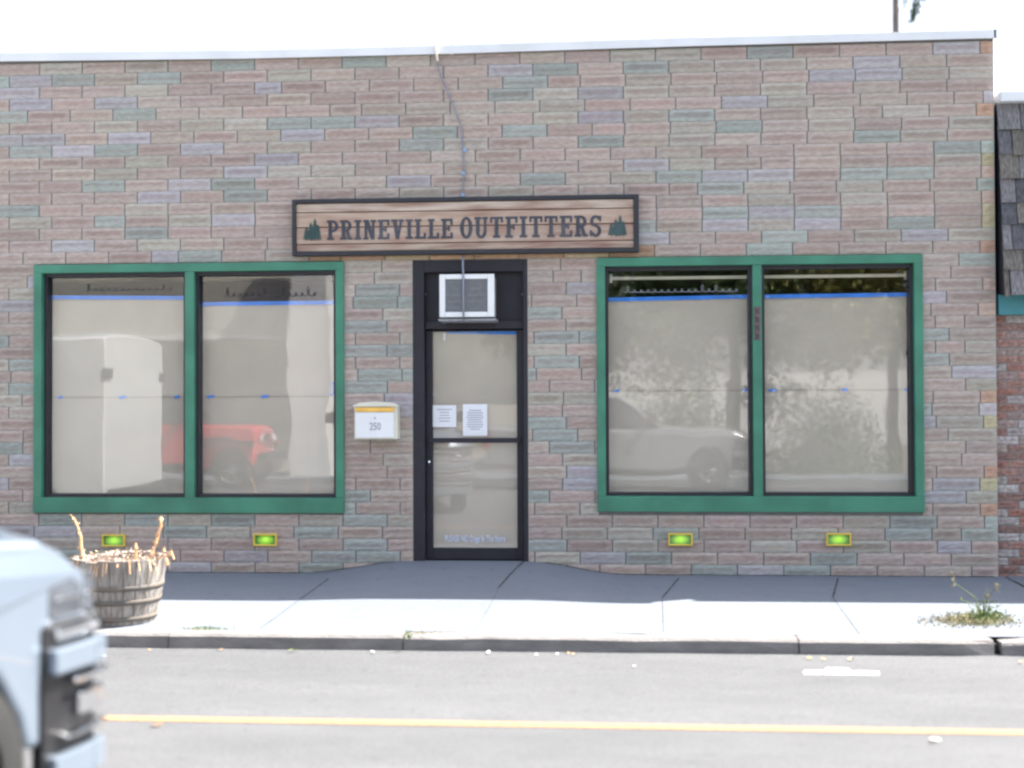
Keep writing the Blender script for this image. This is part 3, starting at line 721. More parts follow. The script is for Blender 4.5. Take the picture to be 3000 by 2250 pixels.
me = bpy.data.meshes.new('brick_veneer'); me.from_pydata([tuple(T @ Vector(v)) for v in bv], [], bf); ca = me.color_attributes.new('Col','FLOAT_COLOR','POINT')
for i, c in enumerate(bc): ca.data[i].color = (*c,1)
me.materials.append(M['oldbrick']); link(bpy.data.objects.new('brick_veneer', me), nb)
g = MB(); g.box(NX0,NX1,.108,.16,-.3,zt0); g.build('mortar_bed', mat('pale_mortar',(.3,.28,.27),.95), nb, T=T)

# ------------------------------------------------------------ barrel planter
bxw, byw = G(353,1838,-.06); byw += .24; bxw = W(353,1740,byw)[0]
bzw = walk_z(bxw,byw)
ba = thing('barrel_planter', (bxw,byw,bzw), 'weathered half whiskey barrel planter with dead plants on the sidewalk', 'planter')
n = 22; rt, rb_, hh = .335, .25, .475
def br(t): return rb_+(rt-rb_)*t+.012*math.sin(math.pi*t)
for k in range(n):
    a0 = 2*math.pi*k/n+.008; a1 = 2*math.pi*(k+1)/n-.008; g = MB(); vs = []
    top = hh+R.uniform(-.006,.008); dr_ = R.uniform(-.003,.003)
    for j in range(7):
        t_ = j/6; rr = br(t_)+dr_; z = top*t_
        for a in (a0,(a0+a1)/2,a1): vs.append((rr*math.cos(a), rr*math.sin(a), z))
        for a in (a1,a0): vs.append(((rr-.025)*math.cos(a), (rr-.025)*math.sin(a), z))
    fs = [(j*5+i, j*5+(i+1)%5, (j+1)*5+(i+1)%5, (j+1)*5+i) for j in range(6) for i in range(5)]+[(30,31,32,33,34),(4,3,2,1,0)]
    g.add(vs, fs); g.build('stave', M['stave'], ba)
for zc, in ((.42,),(.275,),(.17,),(.045,)):
    if zc == .42: continue
    g = MB(); t0, t1 = (zc-.018)/hh, (zc+.018)/hh
    g.lathe([(br(t0)-.004,zc-.018),(br(t0)+.006,zc-.018),(br(t1)+.006,zc+.018),(br(t1)-.004,zc+.018)], n=40); g.build('hoop', M['hoop'], ba)
g = MB(); g.lathe([(0,.43),(.15,.445),(.27,.41),(.28,.38)], n=24); g.build('soil', M['soil'], ba)
pl = thing('dead_plant', (bxw,byw,bzw+.42), 'dried tan plant with two tall curled stalks in the barrel', 'plant')
def bp_(px, py, dy=0): x, z = W(px,py,byw+dy); return Vector((x-bxw, dy, z-bzw-.42))
def stalk(pts, r0_, r1_, leaves=20, ls=.022):
    P = [p+Vector((R.gauss(0,.004),R.gauss(0,.008),R.gauss(0,.003))) for p in pts]
    g = MB(); g.tube(P, [r0_+(r1_-r0_)*i/(len(P)-1) for i in range(len(P))], 6)
    g.build('stalk', M['dry'], pl); g = MB()
    for i in range(leaves):
        t_ = R.random(); k = t_*(len(P)-1); i0 = int(min(k, len(P)-2)); p = P[i0].lerp(P[i0+1], k-i0)
        d = Vector((R.gauss(0,1),R.gauss(0,1),R.gauss(.1,.7))).normalized()*ls*R.uniform(.5,1.4); q = d.cross(Vector((R.gauss(0,1),R.gauss(0,1),R.gauss(0,1)))).normalized()*ls*.35
        g.add([p-q*.5, p+d*.5+q, p+d+Vector((0,0,-.3*ls)), p+d*.5-q], [(0,1,2,3)])
    g.build('dry_leaves', M['dry'], pl, recalc=False)
stalk([bp_(240,1650), bp_(243,1630), bp_(238,1600), bp_(236,1570), bp_(228,1545), bp_(218,1522), bp_(208,1507)], .016, .004, 50, .026)
stalk([bp_(425,1645,.02), bp_(445,1620,.02), bp_(455,1590,.02), bp_(466,1565,.02), bp_(470,1540,.02), bp_(468,1515,.02)], .014, .009, 60, .026)
stalk([bp_(400,1650,-.1), bp_(398,1625,-.1), bp_(393,1592,-.1)], .013, .009, 25, .022)
stalk([bp_(450,1645,-.05), bp_(475,1628,-.1), bp_(482,1612,-.1), bp_(478,1605,-.1)], .01, .007, 22, .02)
stalk([bp_(460,1645,.0), bp_(490,1630,.0), bp_(502,1615,.0), bp_(512,1640,.0)], .01, .007, 26, .02)
stalk([bp_(470,1642,.05), bp_(485,1638,.05), bp_(492,1655,.0)], .01, .005, 20, .02)
stalk([bp_(245,1640,-.15), bp_(243,1660,-.22), bp_(240,1678,-.27)], .014, .005, 40, .024)
g = MB()
for i in range(550):
    a = R.uniform(0,2*math.pi); rr = .31*math.sqrt(R.random()); x_ = rr*math.cos(a); y_ = rr*math.sin(a)
    h_ = .03+.05*abs(math.sin(7*x_+2))+.02*R.random(); p = Vector((x_,y_,R.uniform(0,h_)))
    d = Vector((R.gauss(0,1),R.gauss(0,1),R.gauss(.6,.6))).normalized()*R.uniform(.01,.03); q = d.cross(Vector((R.gauss(0,1),R.gauss(0,1),0)).normalized()).normalized()*.006
    g.add([p-q, p+q, p+d+q, p+d-q], [(0,1,2,3)])
g.build('withered_blooms', M['fluff'], pl, recalc=False)
g = MB()
for i in range(70):
    a = R.uniform(0,2*math.pi); p = Vector((.33*math.cos(a), .33*math.sin(a), .05+R.uniform(-.01,.02)))
    d = Vector((math.cos(a)*.03,math.sin(a)*.03,-R.uniform(.02,.11) if R.random()<.4 else .01)); q = Vector((-math.sin(a),math.cos(a),0))*.004
    g.add([p-q, p+q, p+d+q, p+d-q], [(0,1,2,3)])
g.build('withered_strands', M['dry'], pl, recalc=False)

# ------------------------------------------------------------ weeds, leaves
def tuft(px0, px1, py0, py1, n, h, m, name, label, zf, cat='grass', wid=.004):
    g = MB()
    for i in range(n):
        u = R.gauss(0,.24); v = R.gauss(0,.2); u = max(-.55,min(.55,u)); v = max(-.55,min(.55,v))
        x_, y_ = G((px0+px1)/2+u*(px1-px0), (py0+py1)/2+v*(py1-py0), -.05)
        z_ = zf(x_,y_); hh_ = h*R.uniform(.3,1)*(1-abs(u)); d = Vector((R.gauss(0,.5),R.gauss(0,.5),1)).normalized()*hh_; q = Vector((R.gauss(0,1),R.gauss(0,1),0)).normalized()*wid
        p = Vector((x_,y_,z_)); b_ = Vector((R.gauss(0,.3),R.gauss(0,.3),-.2))*hh_
        g.add([p-q, p+q, p+d*.6+q*.7, p+d+b_, p+d*.6-q*.7], [(0,1,2,3,4)])
    o = g.build(name, m, recalc=False)
    return tag(o, label, cat, kind='stuff')
wz = lambda x, y: walk_z(x,y)
tuft(2705,2990,1800,1840,1500,.05,M['straw'],'dry_grass','dry low grass patch growing in the sidewalk crack at right',wz)
tuft(2800,2960,1795,1835,500,.08,M['grass'],'grass','green grass in the sidewalk crack at right',wz)
tuft(520,680,1832,1846,260,.02,M['grass'],'ground_weeds','thin green weeds by the kerb right of the barrel',wz)
tuft(1185,1300,1845,1856,70,.02,M['straw'],'ground_weeds','sparse dry weeds along the kerb edge below the door',wz)
def weed(px, py, tips, label, leafn=26):
    x0_, y0_ = G(px,py,-.05); z0_ = wz(x0_,y0_) ; t = thing('weed', (x0_,y0_,z0_), label, 'weed')
    for k, (tx_, ty_, head) in enumerate(tips):
        xt, zt_ = W(tx_,ty_,y0_); tip = Vector((xt-x0_, R.uniform(-.05,.05), zt_-z0_)); mid = tip*.55+Vector((-tip.x*.25,0,.02))
        g = MB(); g.tube([(0,0,0), mid, tip], [.004,.0035,.002], 5); g.build('stem', M['grass'], t)
        g = MB()
        for i in range(leafn):
            if head: p = tip+Vector((R.gauss(0,.008),R.gauss(0,.008),R.gauss(0,.02)))
            else: p = tip*R.random()+Vector((R.gauss(0,.012),R.gauss(0,.02),0))
            d = Vector((R.gauss(0,1),R.gauss(0,1),R.gauss(.5,1))).normalized()*.025; q = d.cross(Vector((R.gauss(0,1),R.gauss(0,1),.1))).normalized()*.005
            g.add([p-q*.4, p+d*.5+q, p+d, p+d*.5-q], [(0,1,2,3)])
        g.build('seed_head' if head else 'foliage', M['straw'] if head else M['grass'], t, recalc=False)
weed(2880,1818,[(2792,1705,1),(2812,1755,0),(2872,1752,0),(2890,1748,1),(2915,1718,1),(2905,1760,0),(2860,1770,0),(2930,1770,0)],'tall weed with seed heads in the sidewalk crack at right')
weed(1196,1862,[(1192,1848,0),(1200,1868,0)],'small yellowish weed in the kerb joint below the door',14)
def litter(px, py, s, m, label, z=None, grp=None, name='fallen_leaf', cat='leaf'):
    x_, y_ = G(px,py,-.15); z_ = road_z(y_)+.006; g = MB(); a = R.uniform(0,6); k = 7; vs = [(0,0,.010)]
    for i in range(k):
        th = 2*math.pi*i/k; rr = s*(1+.5*math.cos(2*th))*R.uniform(.7,1.1)*.62; vs.append((rr*math.cos(th+a), rr*math.sin(th+a), R.uniform(.001,.5*s)))
    vs += [(x*.9,y*.9,z-.002) for x,y,z in vs[1:]]
    g.add(vs, [(0,1+i,1+(i+1)%k) for i in range(k)]+[(1+i,1+k+i,1+k+(i+1)%k,1+(i+1)%k) for i in range(k)])
    o = g.build(name, m); o.location = (x_,y_,z_); tag(o, label, cat, grp); return o
GL = 'small leaves scattered along the gutter'
litter(301,1930,.035,M['pale'],'pale round scrap on the asphalt near the barrel',name='paper_scrap',cat='litter')
litter(437,1904,.02,M['tan'],'leftmost tan leaf in the gutter below the planter',grp=GL)
litter(645,1905,.028,M['tan'],'curled tan leaf in the gutter below the left window',grp=GL)
litter(858,1909,.045,M['grn'],'green crumpled leaf lying in the gutter',grp=GL)
litter(1092,1913,.028,M['pale'],'pale leaf in the gutter left of the door',grp=GL)
litter(1430,1914,.032,M['pale'],'pale leaf in the gutter straight below the door',grp=GL)
litter(1571,1919,.018,M['pale'],'small pale leaf in the gutter just right of the door',grp=GL)
litter(1632,1917,.018,M['pale'],'small pale leaf beside the rusty brown gutter leaf',grp=GL)
litter(1664,1914,.025,M['tan'],'rusty brown leaf in the gutter right of the door',grp=GL)
litter(1680,1917,.02,M['tan'],'small tan leaf touching the rusty one',grp=GL)
litter(1858,1958,.02,M['pale'],'white speck on the asphalt left of the parking mark',name='paper_scrap',cat='litter')
litter(2372,1930,.032,M['yel'],'bright yellow leaf in the gutter above the parking mark',grp=GL)
litter(2413,1933,.025,M['tan'],'tan leaf in the gutter next to the yellow one',grp=GL)
litter(2494,1934,.035,M['tan'],'larger tan leaf in the gutter right of the parking mark',grp=GL)
litter(2990,1944,.03,M['tan'],'tan leaf in the gutter at the right edge',grp=GL)
litter(2742,2206,.035,M['pale'],'pale yellow leaf lying on the near asphalt at right',grp='leaves on the near asphalt')
litter(2731,2208,.024,M['brown'],'brown leaf beside the pale one on the near asphalt',grp='leaves on the near asphalt')
litter(460,2158,.04,M['brown'],'small dark clod on the asphalt near the passing truck',name='clod',cat='debris')

# ------------------------------------------------------------ pine behind the roof
def tree_thing(name, x, y, h, r, label, trunk_top, crowns, m, nleaf, ls, lean=0, group=None, z0=-.2):
    t = thing(name, (x,y,z0), label, 'tree', group); g = MB()
    pts = [(lean*(k/8)**2, .1*math.sin(k), trunk_top*k/8) for k in range(9)]
    g.tube(pts, [r*(1.25 if k == 0 else 1-.08*k) for k in range(9)], 12); g.build('trunk', M['bark'], t)
    g = MB(); top = Vector(pts[-1])
    for (cx,cy,cz,cr,ch) in crowns:
        st = Vector(pts[5]).lerp(top, R.random()); e = Vector((cx,cy,cz)); mid = st.lerp(e,.5)+Vector((R.gauss(0,.2),R.gauss(0,.2),.15)); g.tube([st, mid, e], [r*.45,r*.25,r*.08], 6)
    g.build('limb', M['bark'], t); g = MB()
    for i in range(nleaf):
        cx,cy,cz,cr,ch = R.choice(crowns); d = Vector((R.gauss(0,1),R.gauss(0,1),R.gauss(0,1))).normalized()*(R.random()**.4)
        p = Vector((cx+d.x*cr, cy+d.y*cr, cz+d.z*ch)); a = Vector((R.gauss(0,1),R.gauss(0,1),R.gauss(-.2,.8))).normalized()*ls*R.uniform(.6,1.4); q = a.cross(Vector((R.gauss(0,1),R.gauss(0,1),R.gauss(0,1)))).normalized()*ls*.4
        g.add([p, p+a*.5+q, p+a, p+a*.5-q], [(0,1,2,3)])
    g.build('crown', m, t, recalc=False); return t
Yp = 30.0; xp_, zp = W(2622,60,Yp)
cr = []
for k in range(34):
    zz = 15.6+k*.26; a = k*2.4; rr = 2.6*(1-(k/36)); cr.append((rr*.75*math.cos(a), rr*.75*math.sin(a), zz, .95, .32))
pine = tree_thing('pine_tree', xp_, Yp, 25, .19, 'tall conifer trunk rising behind the brick parapet', 23, cr, M['needle'], 9000, .22, z0=0)
g = MB()
bw = [W(2660,-60,Yp), W(2690,0,Yp), W(2682,35,Yp), W(2676,58,Yp)]
def bl_(x0,z0,x1,z1,n,sp,ls,dn):
    for i in range(n):
        t_ = R.random(); p = Vector((x0+(x1-x0)*t_+R.gauss(0,sp*(1-.6*t_)), R.gauss(0,.3), z0+(z1-z0)*t_))
        a = Vector((R.gauss(0,.4),R.gauss(0,.4),-1 if dn else R.gauss(0,1))).normalized()*ls*R.uniform(.6,1.3); q = a.cross(Vector((R.gauss(0,1),R.gauss(0,1),0)).normalized()).normalized()*ls*.14
        g.add([p-q, p+q, p+a], [(0,1,2)])
def pw(px,py): x,z = W(px,py,Yp); return x-xp_, z
a = pw(2702,-60); b = pw(2676,50); bl_(a[0],a[1],b[0],b[1],260,.13,.22,True)
a = pw(2645,-60); b = pw(2650,20); bl_(a[0],a[1],b[0],b[1],90,.05,.14,True)
g.build('drooping_foliage', M['needle'], pine, recalc=False)

# ------------------------------------------------------------ vehicles
def outline(kind):
    # side view (x forward from front axle, z), counter-clockwise from rear bottom; wheel arches cut in
    def arch(cx, r, zb, n=9):            # from the rear side to the front side of the arch
        return [(cx+r*math.cos(math.pi-math.pi*i/(n-1)), max(zb, .38+r*math.sin(math.pi*i/(n-1)))) for i in range(n)]
    wb = 3.1
    if kind == 'pickup':
        bot = [(-wb-1.15,.55)]+arch(-wb,.49,.45)+arch(0,.49,.45)+[(.78,.42)]
        top = [(.86,.50),(.88,.75),(.87,1.0),(.83,1.11),(.74,1.18),(.58,1.235),(-.2,1.29),(-.95,1.30),(-1.2,1.28),(-3.0,1.28),(-wb-1.2,1.28)]
    elif kind == 'jeep':
        bot = [(-2.45-.75,.6)]+[(x-2.45,z) for x,z in arch(0,.47,.5)]+arch(0,.50,.5)+[(.5,.52)]
        top = [(.52,.7),(.52,1.24),(.46,1.30),(-.1,1.33),(-.95,1.36),(-1.1,1.37),(-3.25,1.37)]
    else:
        bot = [(-3.3-1.0,.45)]+[(x-3.3,z) for x,z in arch(0,.44,.38)]+arch(0,.44,.38)+[(.75,.35)]
        top = [(.86,.5),(.86,.95),(.78,1.15),(.35,1.35),(-.15,1.95),(-.4,2.42),(-.8,2.56),(-4.3,2.56)]
    return bot, top
def body_mesh(bot, top, hw, nose, tuck=.03, zsh=1.0):
    prof = bot+top; n = len(prof); xf = max(p[0] for p in prof)
    sl = [-1,-.93,-.72,-.35,0,.35,.72,.93,1]; g = MB(); vs = []
    for s in sl:
        for (x, z) in prof:
            c = abs(s)**3*nose if x > xf-.55 else abs(s)**3*nose*max(0,(x-xf+1.1)/.55)
            if abs(s) > .9 and x > xf-.2: c += .03*(abs(s)-.9)*10
            zz = z-(abs(s)**4)*.07*(1 if z > zsh else 0)
            w = hw*s*(1-(tuck if z > zsh else 0))*(1-.05*max(0,(x-xf+.7)/.7))
            if abs(s) == 1: w = hw*s*(.985 if z > zsh else 1)
            vs.append((x-c, w, zz))
    fs = []
    for j in range(len(sl)-1):
        for i in range(n):
            fs.append((j*n+i, j*n+(i+1)%n, (j+1)*n+(i+1)%n, (j+1)*n+i))
    fs.append(tuple(range(n))); fs.append(tuple((len(sl)-1)*n+i for i in range(n))[::-1])
    g.add(vs, fs, 0, False); return g
def wheel(parent, x, y, r, z, m_r, w=.24):
    s = 1 if y > 0 else -1; g = MB()
    g.lathe([(r*.62,-w/2),(r*.9,-w/2),(r,-w*.32),(r,w*.32),(r*.9,w/2),(r*.62,w/2)], (0,0,0), 36, 'y')
    wh = g.build('wheel', M['rubber'], parent); wh.location = (x,y,z)
    g = MB(); yo = s*w*.42
    g.lathe([(r*.63,-s*.02+yo),(r*.60,yo),(r*.55,yo-s*.03),(r*.5,yo-s*.07)], (0,0,0), 36, 'y')
    g.lathe([(0,yo),(r*.13,yo-s*.005),(r*.16,yo-s*.06)], (0,0,0), 20, 'y')
    for k in range(6):
        a = k*math.pi/3; c, q = math.cos(a), math.sin(a); p = [(.1,.05),(.56,.035),(.56,-.035),(.1,-.05)]
        pts = [(r*(u*c-v*q), r*(u*q+v*c)) for u, v in p]; g.prism(pts, yo-.03, yo-.005)
    g.lathe([(0,yo-s*.09),(r*.6,yo-s*.09)], (0,0,0), 30, 'y', mi=1)
    g.build('rim', [m_r, M['black']], wh)
def make_vehicle(kind, paintm, loc, rz, label, cat, name):
    t = thing(name, loc, label, cat, rz=rz)
    bot, top = outline(kind); hw = {'pickup':.97,'jeep':.80,'van':1.0}[kind]; wb = {'pickup':3.1,'jeep':2.45,'van':3.3}[kind]
    g = body_mesh(bot, top, hw, {'pickup':.13,'jeep':.05,'van':.12}[kind]); body = g.build('body', paintm, t, bevel=.03)
    body.modifiers['bevel'].segments = 3
    for p in body.data.polygons: p.use_smooth = False
    r = {'pickup':.40,'jeep':.42,'van':.35}[kind]
    for x in (0,-wb):
        for s in (1,-1): wheel(t, x, s*(hw-.13), r, r, M['rim'])
    xf = max(p[0] for p in top)
    def cabin(x0, x1, x2, x3, z0, z1, w0, w1, roofm):     # base rear, base front, top front, top rear
        bt = [(x0,-w0,z0),(x1,-w0,z0),(x1,w0,z0),(x0,w0,z0)]; tp = [(x3,-w1,z1),(x2,-w1,z1),(x2,w1,z1),(x3,w1,z1)]
        g = MB(); g.hexa(bt, tp); g.build('glasshouse', M['carglass'], t)
        g = MB(); g.hexa([(x3-.03,-w1-.02,z1-.01),(x2+.04,-w1-.02,z1-.01),(x2+.04,w1+.02,z1-.01),(x3-.03,w1+.02,z1-.01)], [(x3,-w1+.06,z1+.055),(x2-.04,-w1+.06,z1+.055),(x2-.04,w1-.06,z1+.055),(x3,w1-.06,z1+.055)]); g.build('roof', roofm, t, bevel=.02)
        g = MB(); e = .012
        for s in (1,-1):
            def P(u, v): # on the side plane
                xb = x0+(x1-x0)*u; xt_ = x3+(x2-x3)*u; x = xb+(xt_-xb)*v; w = w0+(w1-w0)*v; return (x, s*(w+e), z0+(z1-z0)*v)
            for u in (0.0,.48,.97):
                g.add([P(u,0),P(u+.045,0),P(u+.045,1),P(u,1)], [(0,1,2,3)])
                g.add([(a,b-s*.02,c) for a,b,c in (P(u,0),P(u+.045,0),P(u+.045,1),P(u,1))], [(3,2,1,0)])
        g.build('pillar', roofm, t)
    if kind == 'pickup': cabin(-3.0,-.95,-1.72,-2.85,1.26,1.80,.86,.70,paintm)
    if kind == 'jeep': cabin(-3.2,-.98,-1.15,-3.15,1.35,1.84,.72,.66,M['black'])
    if kind == 'van':
        for s in (1,-1):
            g = MB(); g.prism([(-1.15,1.4),(-.05,1.4),(-.35,1.98),(-1.15,1.98)], s*.985, s*1.006); g.build('side_window', M['carglass'], t)
        g = MB(); g.hexa([(.30,-.8,1.42),(.36,-.8,1.38),(.36,.8,1.38),(.30,.8,1.42)], [(-.34,-.75,2.30),(-.28,-.75,2.30),(-.28,.75,2.30),(-.34,.75,2.30)]); g.build('windscreen', M['carglass'], t)
    # nose furniture
    cv = lambda y: xf-abs(y/hw)**3*{'pickup':.13,'jeep':.05,'van':.12}[kind]
    def wrap(z0, z1, y0, y1, out, m, nm, th=.05, n=12, side=0):
        g = MB(); pts = [(cv(y0+(y1-y0)*i/n)+out, y0+(y1-y0)*i/n) for i in range(n+1)]
        if side:
            if y0 <= -hw+.03: pts = [(pts[0][0]-side, pts[0][1]-out*.9), (pts[0][0]-side*.35, pts[0][1]-out*.95)]+[(pts[0][0]-.03, pts[0][1]-out*.6)]+pts[1:]
            if y1 >= hw-.03: pts = pts[:-1]+[(pts[-1][0]-.03, pts[-1][1]+out*.6), (pts[-1][0]-side*.35, pts[-1][1]+out*.95), (pts[-1][0]-side, pts[-1][1]+out*.9)]
        for (xa, ya), (xb, yb) in zip(pts, pts[1:]):
            dx, dy = yb-ya, -(xb-xa); l = math.hypot(dx, dy) or 1; ix, iy = -dx/l*th, -dy/l*th
            g.hexa([(xa,ya,z0),(xb,yb,z0),(xb+ix,yb+iy,z0),(xa+ix,ya+iy,z0)], [(xa,ya,z1),(xb,yb,z1),(xb+ix,yb+iy,z1),(xa+ix,ya+iy,z1)])
        return g.build(nm, m, t, bevel=.008)
    if kind == 'pickup':
        wrap(.74,1.08,-.62,.62,.004,M['black'],'grille')
        for i, zc in enumerate((.79,.87,.95,1.03)): wrap(zc-.014,zc+.014,-.61,.61,.02,M['chrome'],'grille_bar',th=.03)
        wrap(.32,.865,-hw,hw,.015,M['black'],'lower_fascia',side=.34,th=.05)
        for (za, zb, out, sd_, mm, nm) in ((.81,.85,.035,.30,M['chrome'],'bumper_trim'),(.695,.785,.06,.36,paintm,'bumper'),(.645,.672,.065,.26,M['chrome'],'bumper_trim'),
                                       (.52,.605,.05,.20,M['chrome'],'bumper_bar'),(.455,.475,.06,.30,M['chrome'],'bumper_trim'),(.30,.405,.055,.35,paintm,'front_lip')):
            wrap(za,zb,-hw,hw,out,mm,nm,side=sd_,th=.045)
        for s in (-1,1):
            a, b = (-hw,-.64) if s < 0 else (.64,hw)
            hl = wrap(.885,1.03,a,b,.012,M['carlens'],'headlight',side=.30,th=.04,n=6)
            g = MB(); yy = s*.78; g.lathe([(0,.0),(.05,.01),(.07,.03)], (cv(yy)+.0,yy,.96), 16, 'x'); g.build('bulb', M['chrome'], hl)
            wrap(.862,.884,a,b,.022,M['chrome'],'headlight_trim',side=.32,th=.04,n=6)
            wrap(.945,.960,a,b,.018,M['chrome'],'lamp_divider',side=.26,th=.04,n=6)
    if kind == 'jeep':
        g = MB(); g.box(xf-.02,xf+.012,-.42,.42,.82,1.2)
        g.build('grille', paintm, t, bevel=.01)
        for k in range(7): g = MB(); y = -.27+.09*k; g.box(xf+.008,xf+.018,y-.022,y+.022,.86,1.15); g.build('grille_slot', M['black'], t)
        for s in (1,-1):
            g = MB(); g.lathe([(0,.03),(.07,.022),(.095,.0)], (xf+.012,s*.5,1.03), 20, 'x'); g.build('headlight', M['lens'], t)
            g = MB(); g.box(-.62,.46,s*.80,s*.93,.98,1.03); g.box(.40,.50,s*.80,s*.93,.86,1.03); g.box(-.66,-.56,s*.80,s*.93,.76,1.03); g.build('fender_flare', M['black'], t, bevel=.015)
            g = MB(); g.box(.49,.515,s*.82,s*.90,.9,.97); g.build('turn_signal', M['ambl'], t)
        g = MB(); g.box(xf+.03,xf+.22,-.75,.75,.56,.74); g.build('bumper', M['black'], t, bevel=.02)
        g = MB(); g.lathe([(0,-.12),(.3,-.12),(.38,-.09),(.38,.09),(.3,.12)], (-3.4,0,1.0), 30, 'x'); g.build('spare_wheel', M['rubber'], t)
    if kind == 'van':
        wrap(.5,.62,-.9,.9,.03,M['black'],'bumper'); wrap(.75,.93,-.5,.5,.01,M['black'],'grille')
        for s in (1,-1): g = MB(); g.box(xf-.12,xf-.01,s*.62,s*.93,.85,1.05); g.build('headlight', M['lens'], t, bevel=.02)
    for s in (1,-1):
        mx_ = {'pickup':-1.15,'jeep':-1.05,'van':-.15}[kind]; zz = {'pickup':1.36,'jeep':1.42,'van':1.5}[kind]
        g = MB(); g.box(mx_-.06,mx_+.06,s*(hw-.02),s*(hw+.2),zz-.03,zz+.16); g.build('side_mirror', M['black'], t, bevel=.025)
        g = MB(); zz = {'pickup':1.12,'jeep':1.2,'van':1.15}[kind]; g.box(mx_-.95,mx_-.8,s*(hw-.02),s*(hw+.025),zz-.015,zz+.015); g.build('door_handle', M['black'], t, bevel=.006)
        rx = min(p[0] for p in top); g = MB(); zt_ = (2.0,2.12) if kind == 'van' else (.85,1.15); g.box(rx-.03,rx+.05,s*(hw-.17),s*(hw+.004),*zt_); g.build('tail_light', M['black'] if kind == 'van' else M['redl'], t, bevel=.01)
        g = MB()
        for xd in ((mx_+.0, mx_-1.05) if kind != 'van' else (mx_+.05, mx_-1.1)): g.box(xd-.004,xd+.004,s*(hw-.01),s*(hw+.002),.62,{'pickup':1.2,'jeep':1.3,'van':1.9}[kind])
        g.build('door_seam', M['black'], t)
    g = MB(); rx = min(p[0] for p in top); g.box(rx-.1,rx-.01,-hw*.93,hw*.93,.5,.66); g.build('rear_bumper', M['chrome'] if kind == 'pickup' else M['black'], t, bevel=.015)
    g = MB(); g.box(-wb-.3,.4,-hw*.62,hw*.62,.32,.6); g.build('chassis', M['black'], t)
    return t
# crossing truck at the left edge of the picture: front right corner known
ph = rad(78); fx, fy = -1.93, -6.78
c, s = math.cos(ph), math.sin(ph)
lx_, ly_ = .83, -.93                       # that corner in the truck's own axes
TRUCK = make_vehicle('pickup', M['blue_silver'], (fx-(c*lx_-s*ly_), fy-(s*lx_+c*ly_), -.09), ph, 'pale blue pickup truck with chrome trim entering from the left edge', 'truck', 'pickup_truck')
# parked across the street, seen mirrored in the panes
xr = V(2200,1250,-13.2)[0]
make_vehicle('pickup', M['silver'], (xr-.86,-13.3,-.16), 0, 'silver pickup truck mirrored in the pane right of the door', 'truck', 'pickup_truck')
xr = V(800,1300,-13.2)[0]
make_vehicle('jeep', M['red'], (xr-.70,-13.5,-.16), 0, 'boxy red off-road car mirrored in the left window', 'car', 'off_road_car')
xr = V(318,1300,-3.1)[0]
make_vehicle('van', M['vanwhite'], (xr-4.33,-4.05,-.12), math.pi, 'tall white van mirrored at the far left pane', 'van', 'van')

# ------------------------------------------------------------ buildings and trees across the street
ob = thing('canopy_building', (-9,-18.5,-.05), 'beige canopy building with white columns mirrored in the left window', 'building'); T = rel(ob)
Yc = -15.6
cx0 = V(820,1100,Yc)[0]; cx1 = V(955,1100,Yc)[0]; zf = V(600,985,Yc)[1]
g = MB(); g.box(-24,cx1+.5,-24,-18.6,-.1,5.0); g.build('wall', M['siding'], ob, T=T)
g = MB(); g.box(-24,cx1+.25,-18.6,Yc-.9,zf+.02,zf+1.35); g.build('canopy', M['siding'], ob, T=T)
g = MB(); g.box(-24,cx0-.1,Yc-.9,Yc-.86,zf,zf+.09); g.build('canopy_edge', M['white2'], ob, T=T)
for xx in (cx0+.2, cx0-6.5, cx0-12.5):
    g = MB(); g.box(xx,xx+(cx1-cx0)*.85,Yc-.8,Yc,-.05,6.0 if xx == cx0+.2 else zf); g.build('column', M['stucco'], ob, T=T)
for xx in (-20,-16.5,-13):
    g = MB(); g.box(xx,xx+2.0,-18.6,-18.54,.9,2.4); g.build('window', M['darkwin'], ob, T=T)
fb = thing('far_building', (6,-42,-.25), 'low white building behind the trees mirrored in the right window', 'building'); T = rel(fb)
g = MB(); g.box(-2,18,-48,-40,-.25,4.2); g.build('wall', M['stucco'], fb, T=T)
g = MB(); g.box(-2.3,18.3,-48.3,-39.6,4.2,4.5); g.build('roof', M['roofing'], fb, T=T)
for xx in (-1.5,16):
    g = MB(); g.box(xx,xx+1.2,-40,-39.94,.9,2.3); g.build('window', M['darkwin'], fb, T=T)
def crown(cx, cy, cz, R0, n):
    out = []
    for i in range(n):
        d = Vector((R.gauss(0,1),R.gauss(0,1),R.gauss(0,.7))).normalized()*R0*R.uniform(.35,1); out.append((cx+d.x,cy+d.y,cz+d.z,R0*R.uniform(.28,.42),R0*R.uniform(.22,.34)))
    return out
TG = 'trees across the street'
labs = ['broad leafy tree across the street behind the silver pickup','leafy tree across the street mirrored at the rightmost pane','dense tree across the street nearest the canopy building']
for i, (x_, y_, h_, r_) in enumerate(((V(2150,900,-21)[0],-21,7.5,.2),(V(2615,1300,-19)[0],-19,7.0,.17),(V(1700,900,-22)[0],-22,8,.22))):
    tree_thing('leafy_tree', x_, y_, h_, r_, labs[i], h_*.72, crown(0,0,h_*.60,2.9,30), M['leaf'] if i != 1 else M['leafy'], 11000, .16, group=TG)
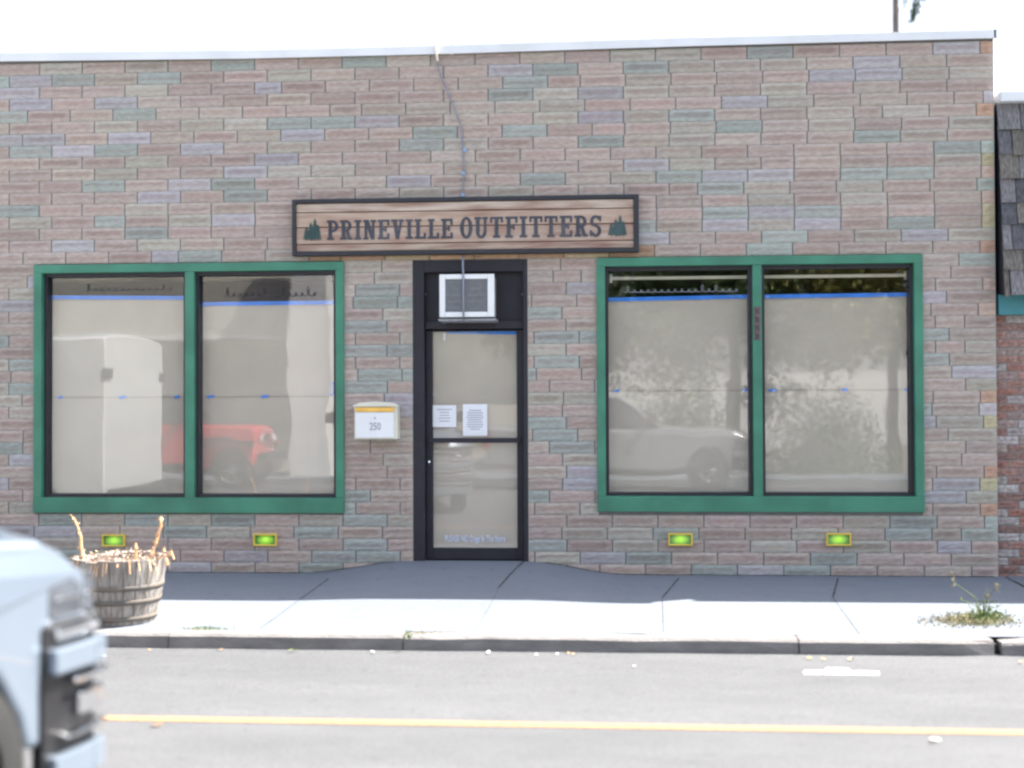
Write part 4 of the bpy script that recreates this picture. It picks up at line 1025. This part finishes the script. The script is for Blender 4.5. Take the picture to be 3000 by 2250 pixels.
def bush(px, py, Y, rr, h, label):
    x_, z_ = V(px,py,Y); t = thing('bush', (x_,Y,-.1), label, 'bush'); g = MB()
    for i in range(4500):
        d = Vector((R.gauss(0,1),R.gauss(0,1),abs(R.gauss(0,1)))).normalized()*(R.random()**.35)*(.85+.25*math.sin(5*R.random())); p = Vector((d.x*rr, d.y*rr, d.z*h))
        a = Vector((R.gauss(0,1),R.gauss(0,1),R.gauss(0,1))).normalized()*.1; q = a.cross(Vector((R.gauss(0,1),R.gauss(0,1),R.gauss(0,1)))).normalized()*.04
        g.add([p, p+a*.5+q, p+a, p+a*.5-q], [(0,1,2,3)])
    g.build('foliage', M['leaf'], t, recalc=False)
    g = MB()
    for k in range(5): g.tube([(0,0,0),(R.gauss(0,.2)*rr,R.gauss(0,.2)*rr,h*.7)], [.03,.01], 6)
    g.build('stem', M['bark'], t)
bush(2420,1300,-17.8,1.5,2.1,'rounded dark bush across the street mirrored in the rightmost pane')
bush(1985,1300,-18.2,1.5,2.7,'tall dark bush across the street mirrored just right of the door')

# ------------------------------------------------------------ camera, light
cam = bpy.data.cameras.new('camera'); cam.sensor_width = 36; cam.lens = 36*F/3000; cam.clip_end = 3000; cam.clip_start = .05
co = bpy.data.objects.new('camera', cam); COL.objects.link(co)
mw = Matrix((( rv.x, uv.x, -fv.x, CAM.x),(rv.y, uv.y, -fv.y, CAM.y),(rv.z, uv.z, -fv.z, CAM.z),(0,0,0,1)))
co.matrix_world = mw
cam.dof.use_dof = True; cam.dof.focus_distance = CD; cam.dof.aperture_fstop = .8
S.camera = co
EL = 54.5; AZ = 24.0
sd = Vector((math.cos(rad(AZ))*math.cos(rad(EL)), math.sin(rad(AZ))*math.cos(rad(EL)), math.sin(rad(EL))))
li = bpy.data.lights.new('sun', 'SUN'); li.energy = 5.0; li.angle = rad(.5); li.color = (1,.955,.88)
lo = bpy.data.objects.new('sun', li); COL.objects.link(lo); lo.rotation_euler = sd.to_track_quat('Z','Y').to_euler()
w = bpy.data.worlds.new('World'); S.world = w; w.use_nodes = True; N = w.node_tree.nodes; L = w.node_tree.links
sky = N.new('ShaderNodeTexSky'); sky.sky_type = 'NISHITA'; sky.sun_disc = False; sky.sun_elevation = rad(EL)
sky.sun_rotation = rad(90-AZ); sky.air_density = 1.0; sky.dust_density = 3.2; sky.ozone_density = 1.0
hs = N.new('ShaderNodeHueSaturation'); hs.inputs['Saturation'].default_value = .72; hs.inputs['Value'].default_value = 1.45; L.new(sky.outputs[0], hs.inputs['Color']); L.new(hs.outputs[0], N['Background'].inputs[0]); N['Background'].inputs[1].default_value = .082
S.view_settings.view_transform = 'Standard'; S.view_settings.look = 'None'; S.view_settings.gamma = 1
S.view_settings.exposure = 1.88
S.cycles.filter_width = 2.5
S.cycles.use_denoising = True
S.cycles.max_bounces = 8; S.cycles.transparent_max_bounces = 16
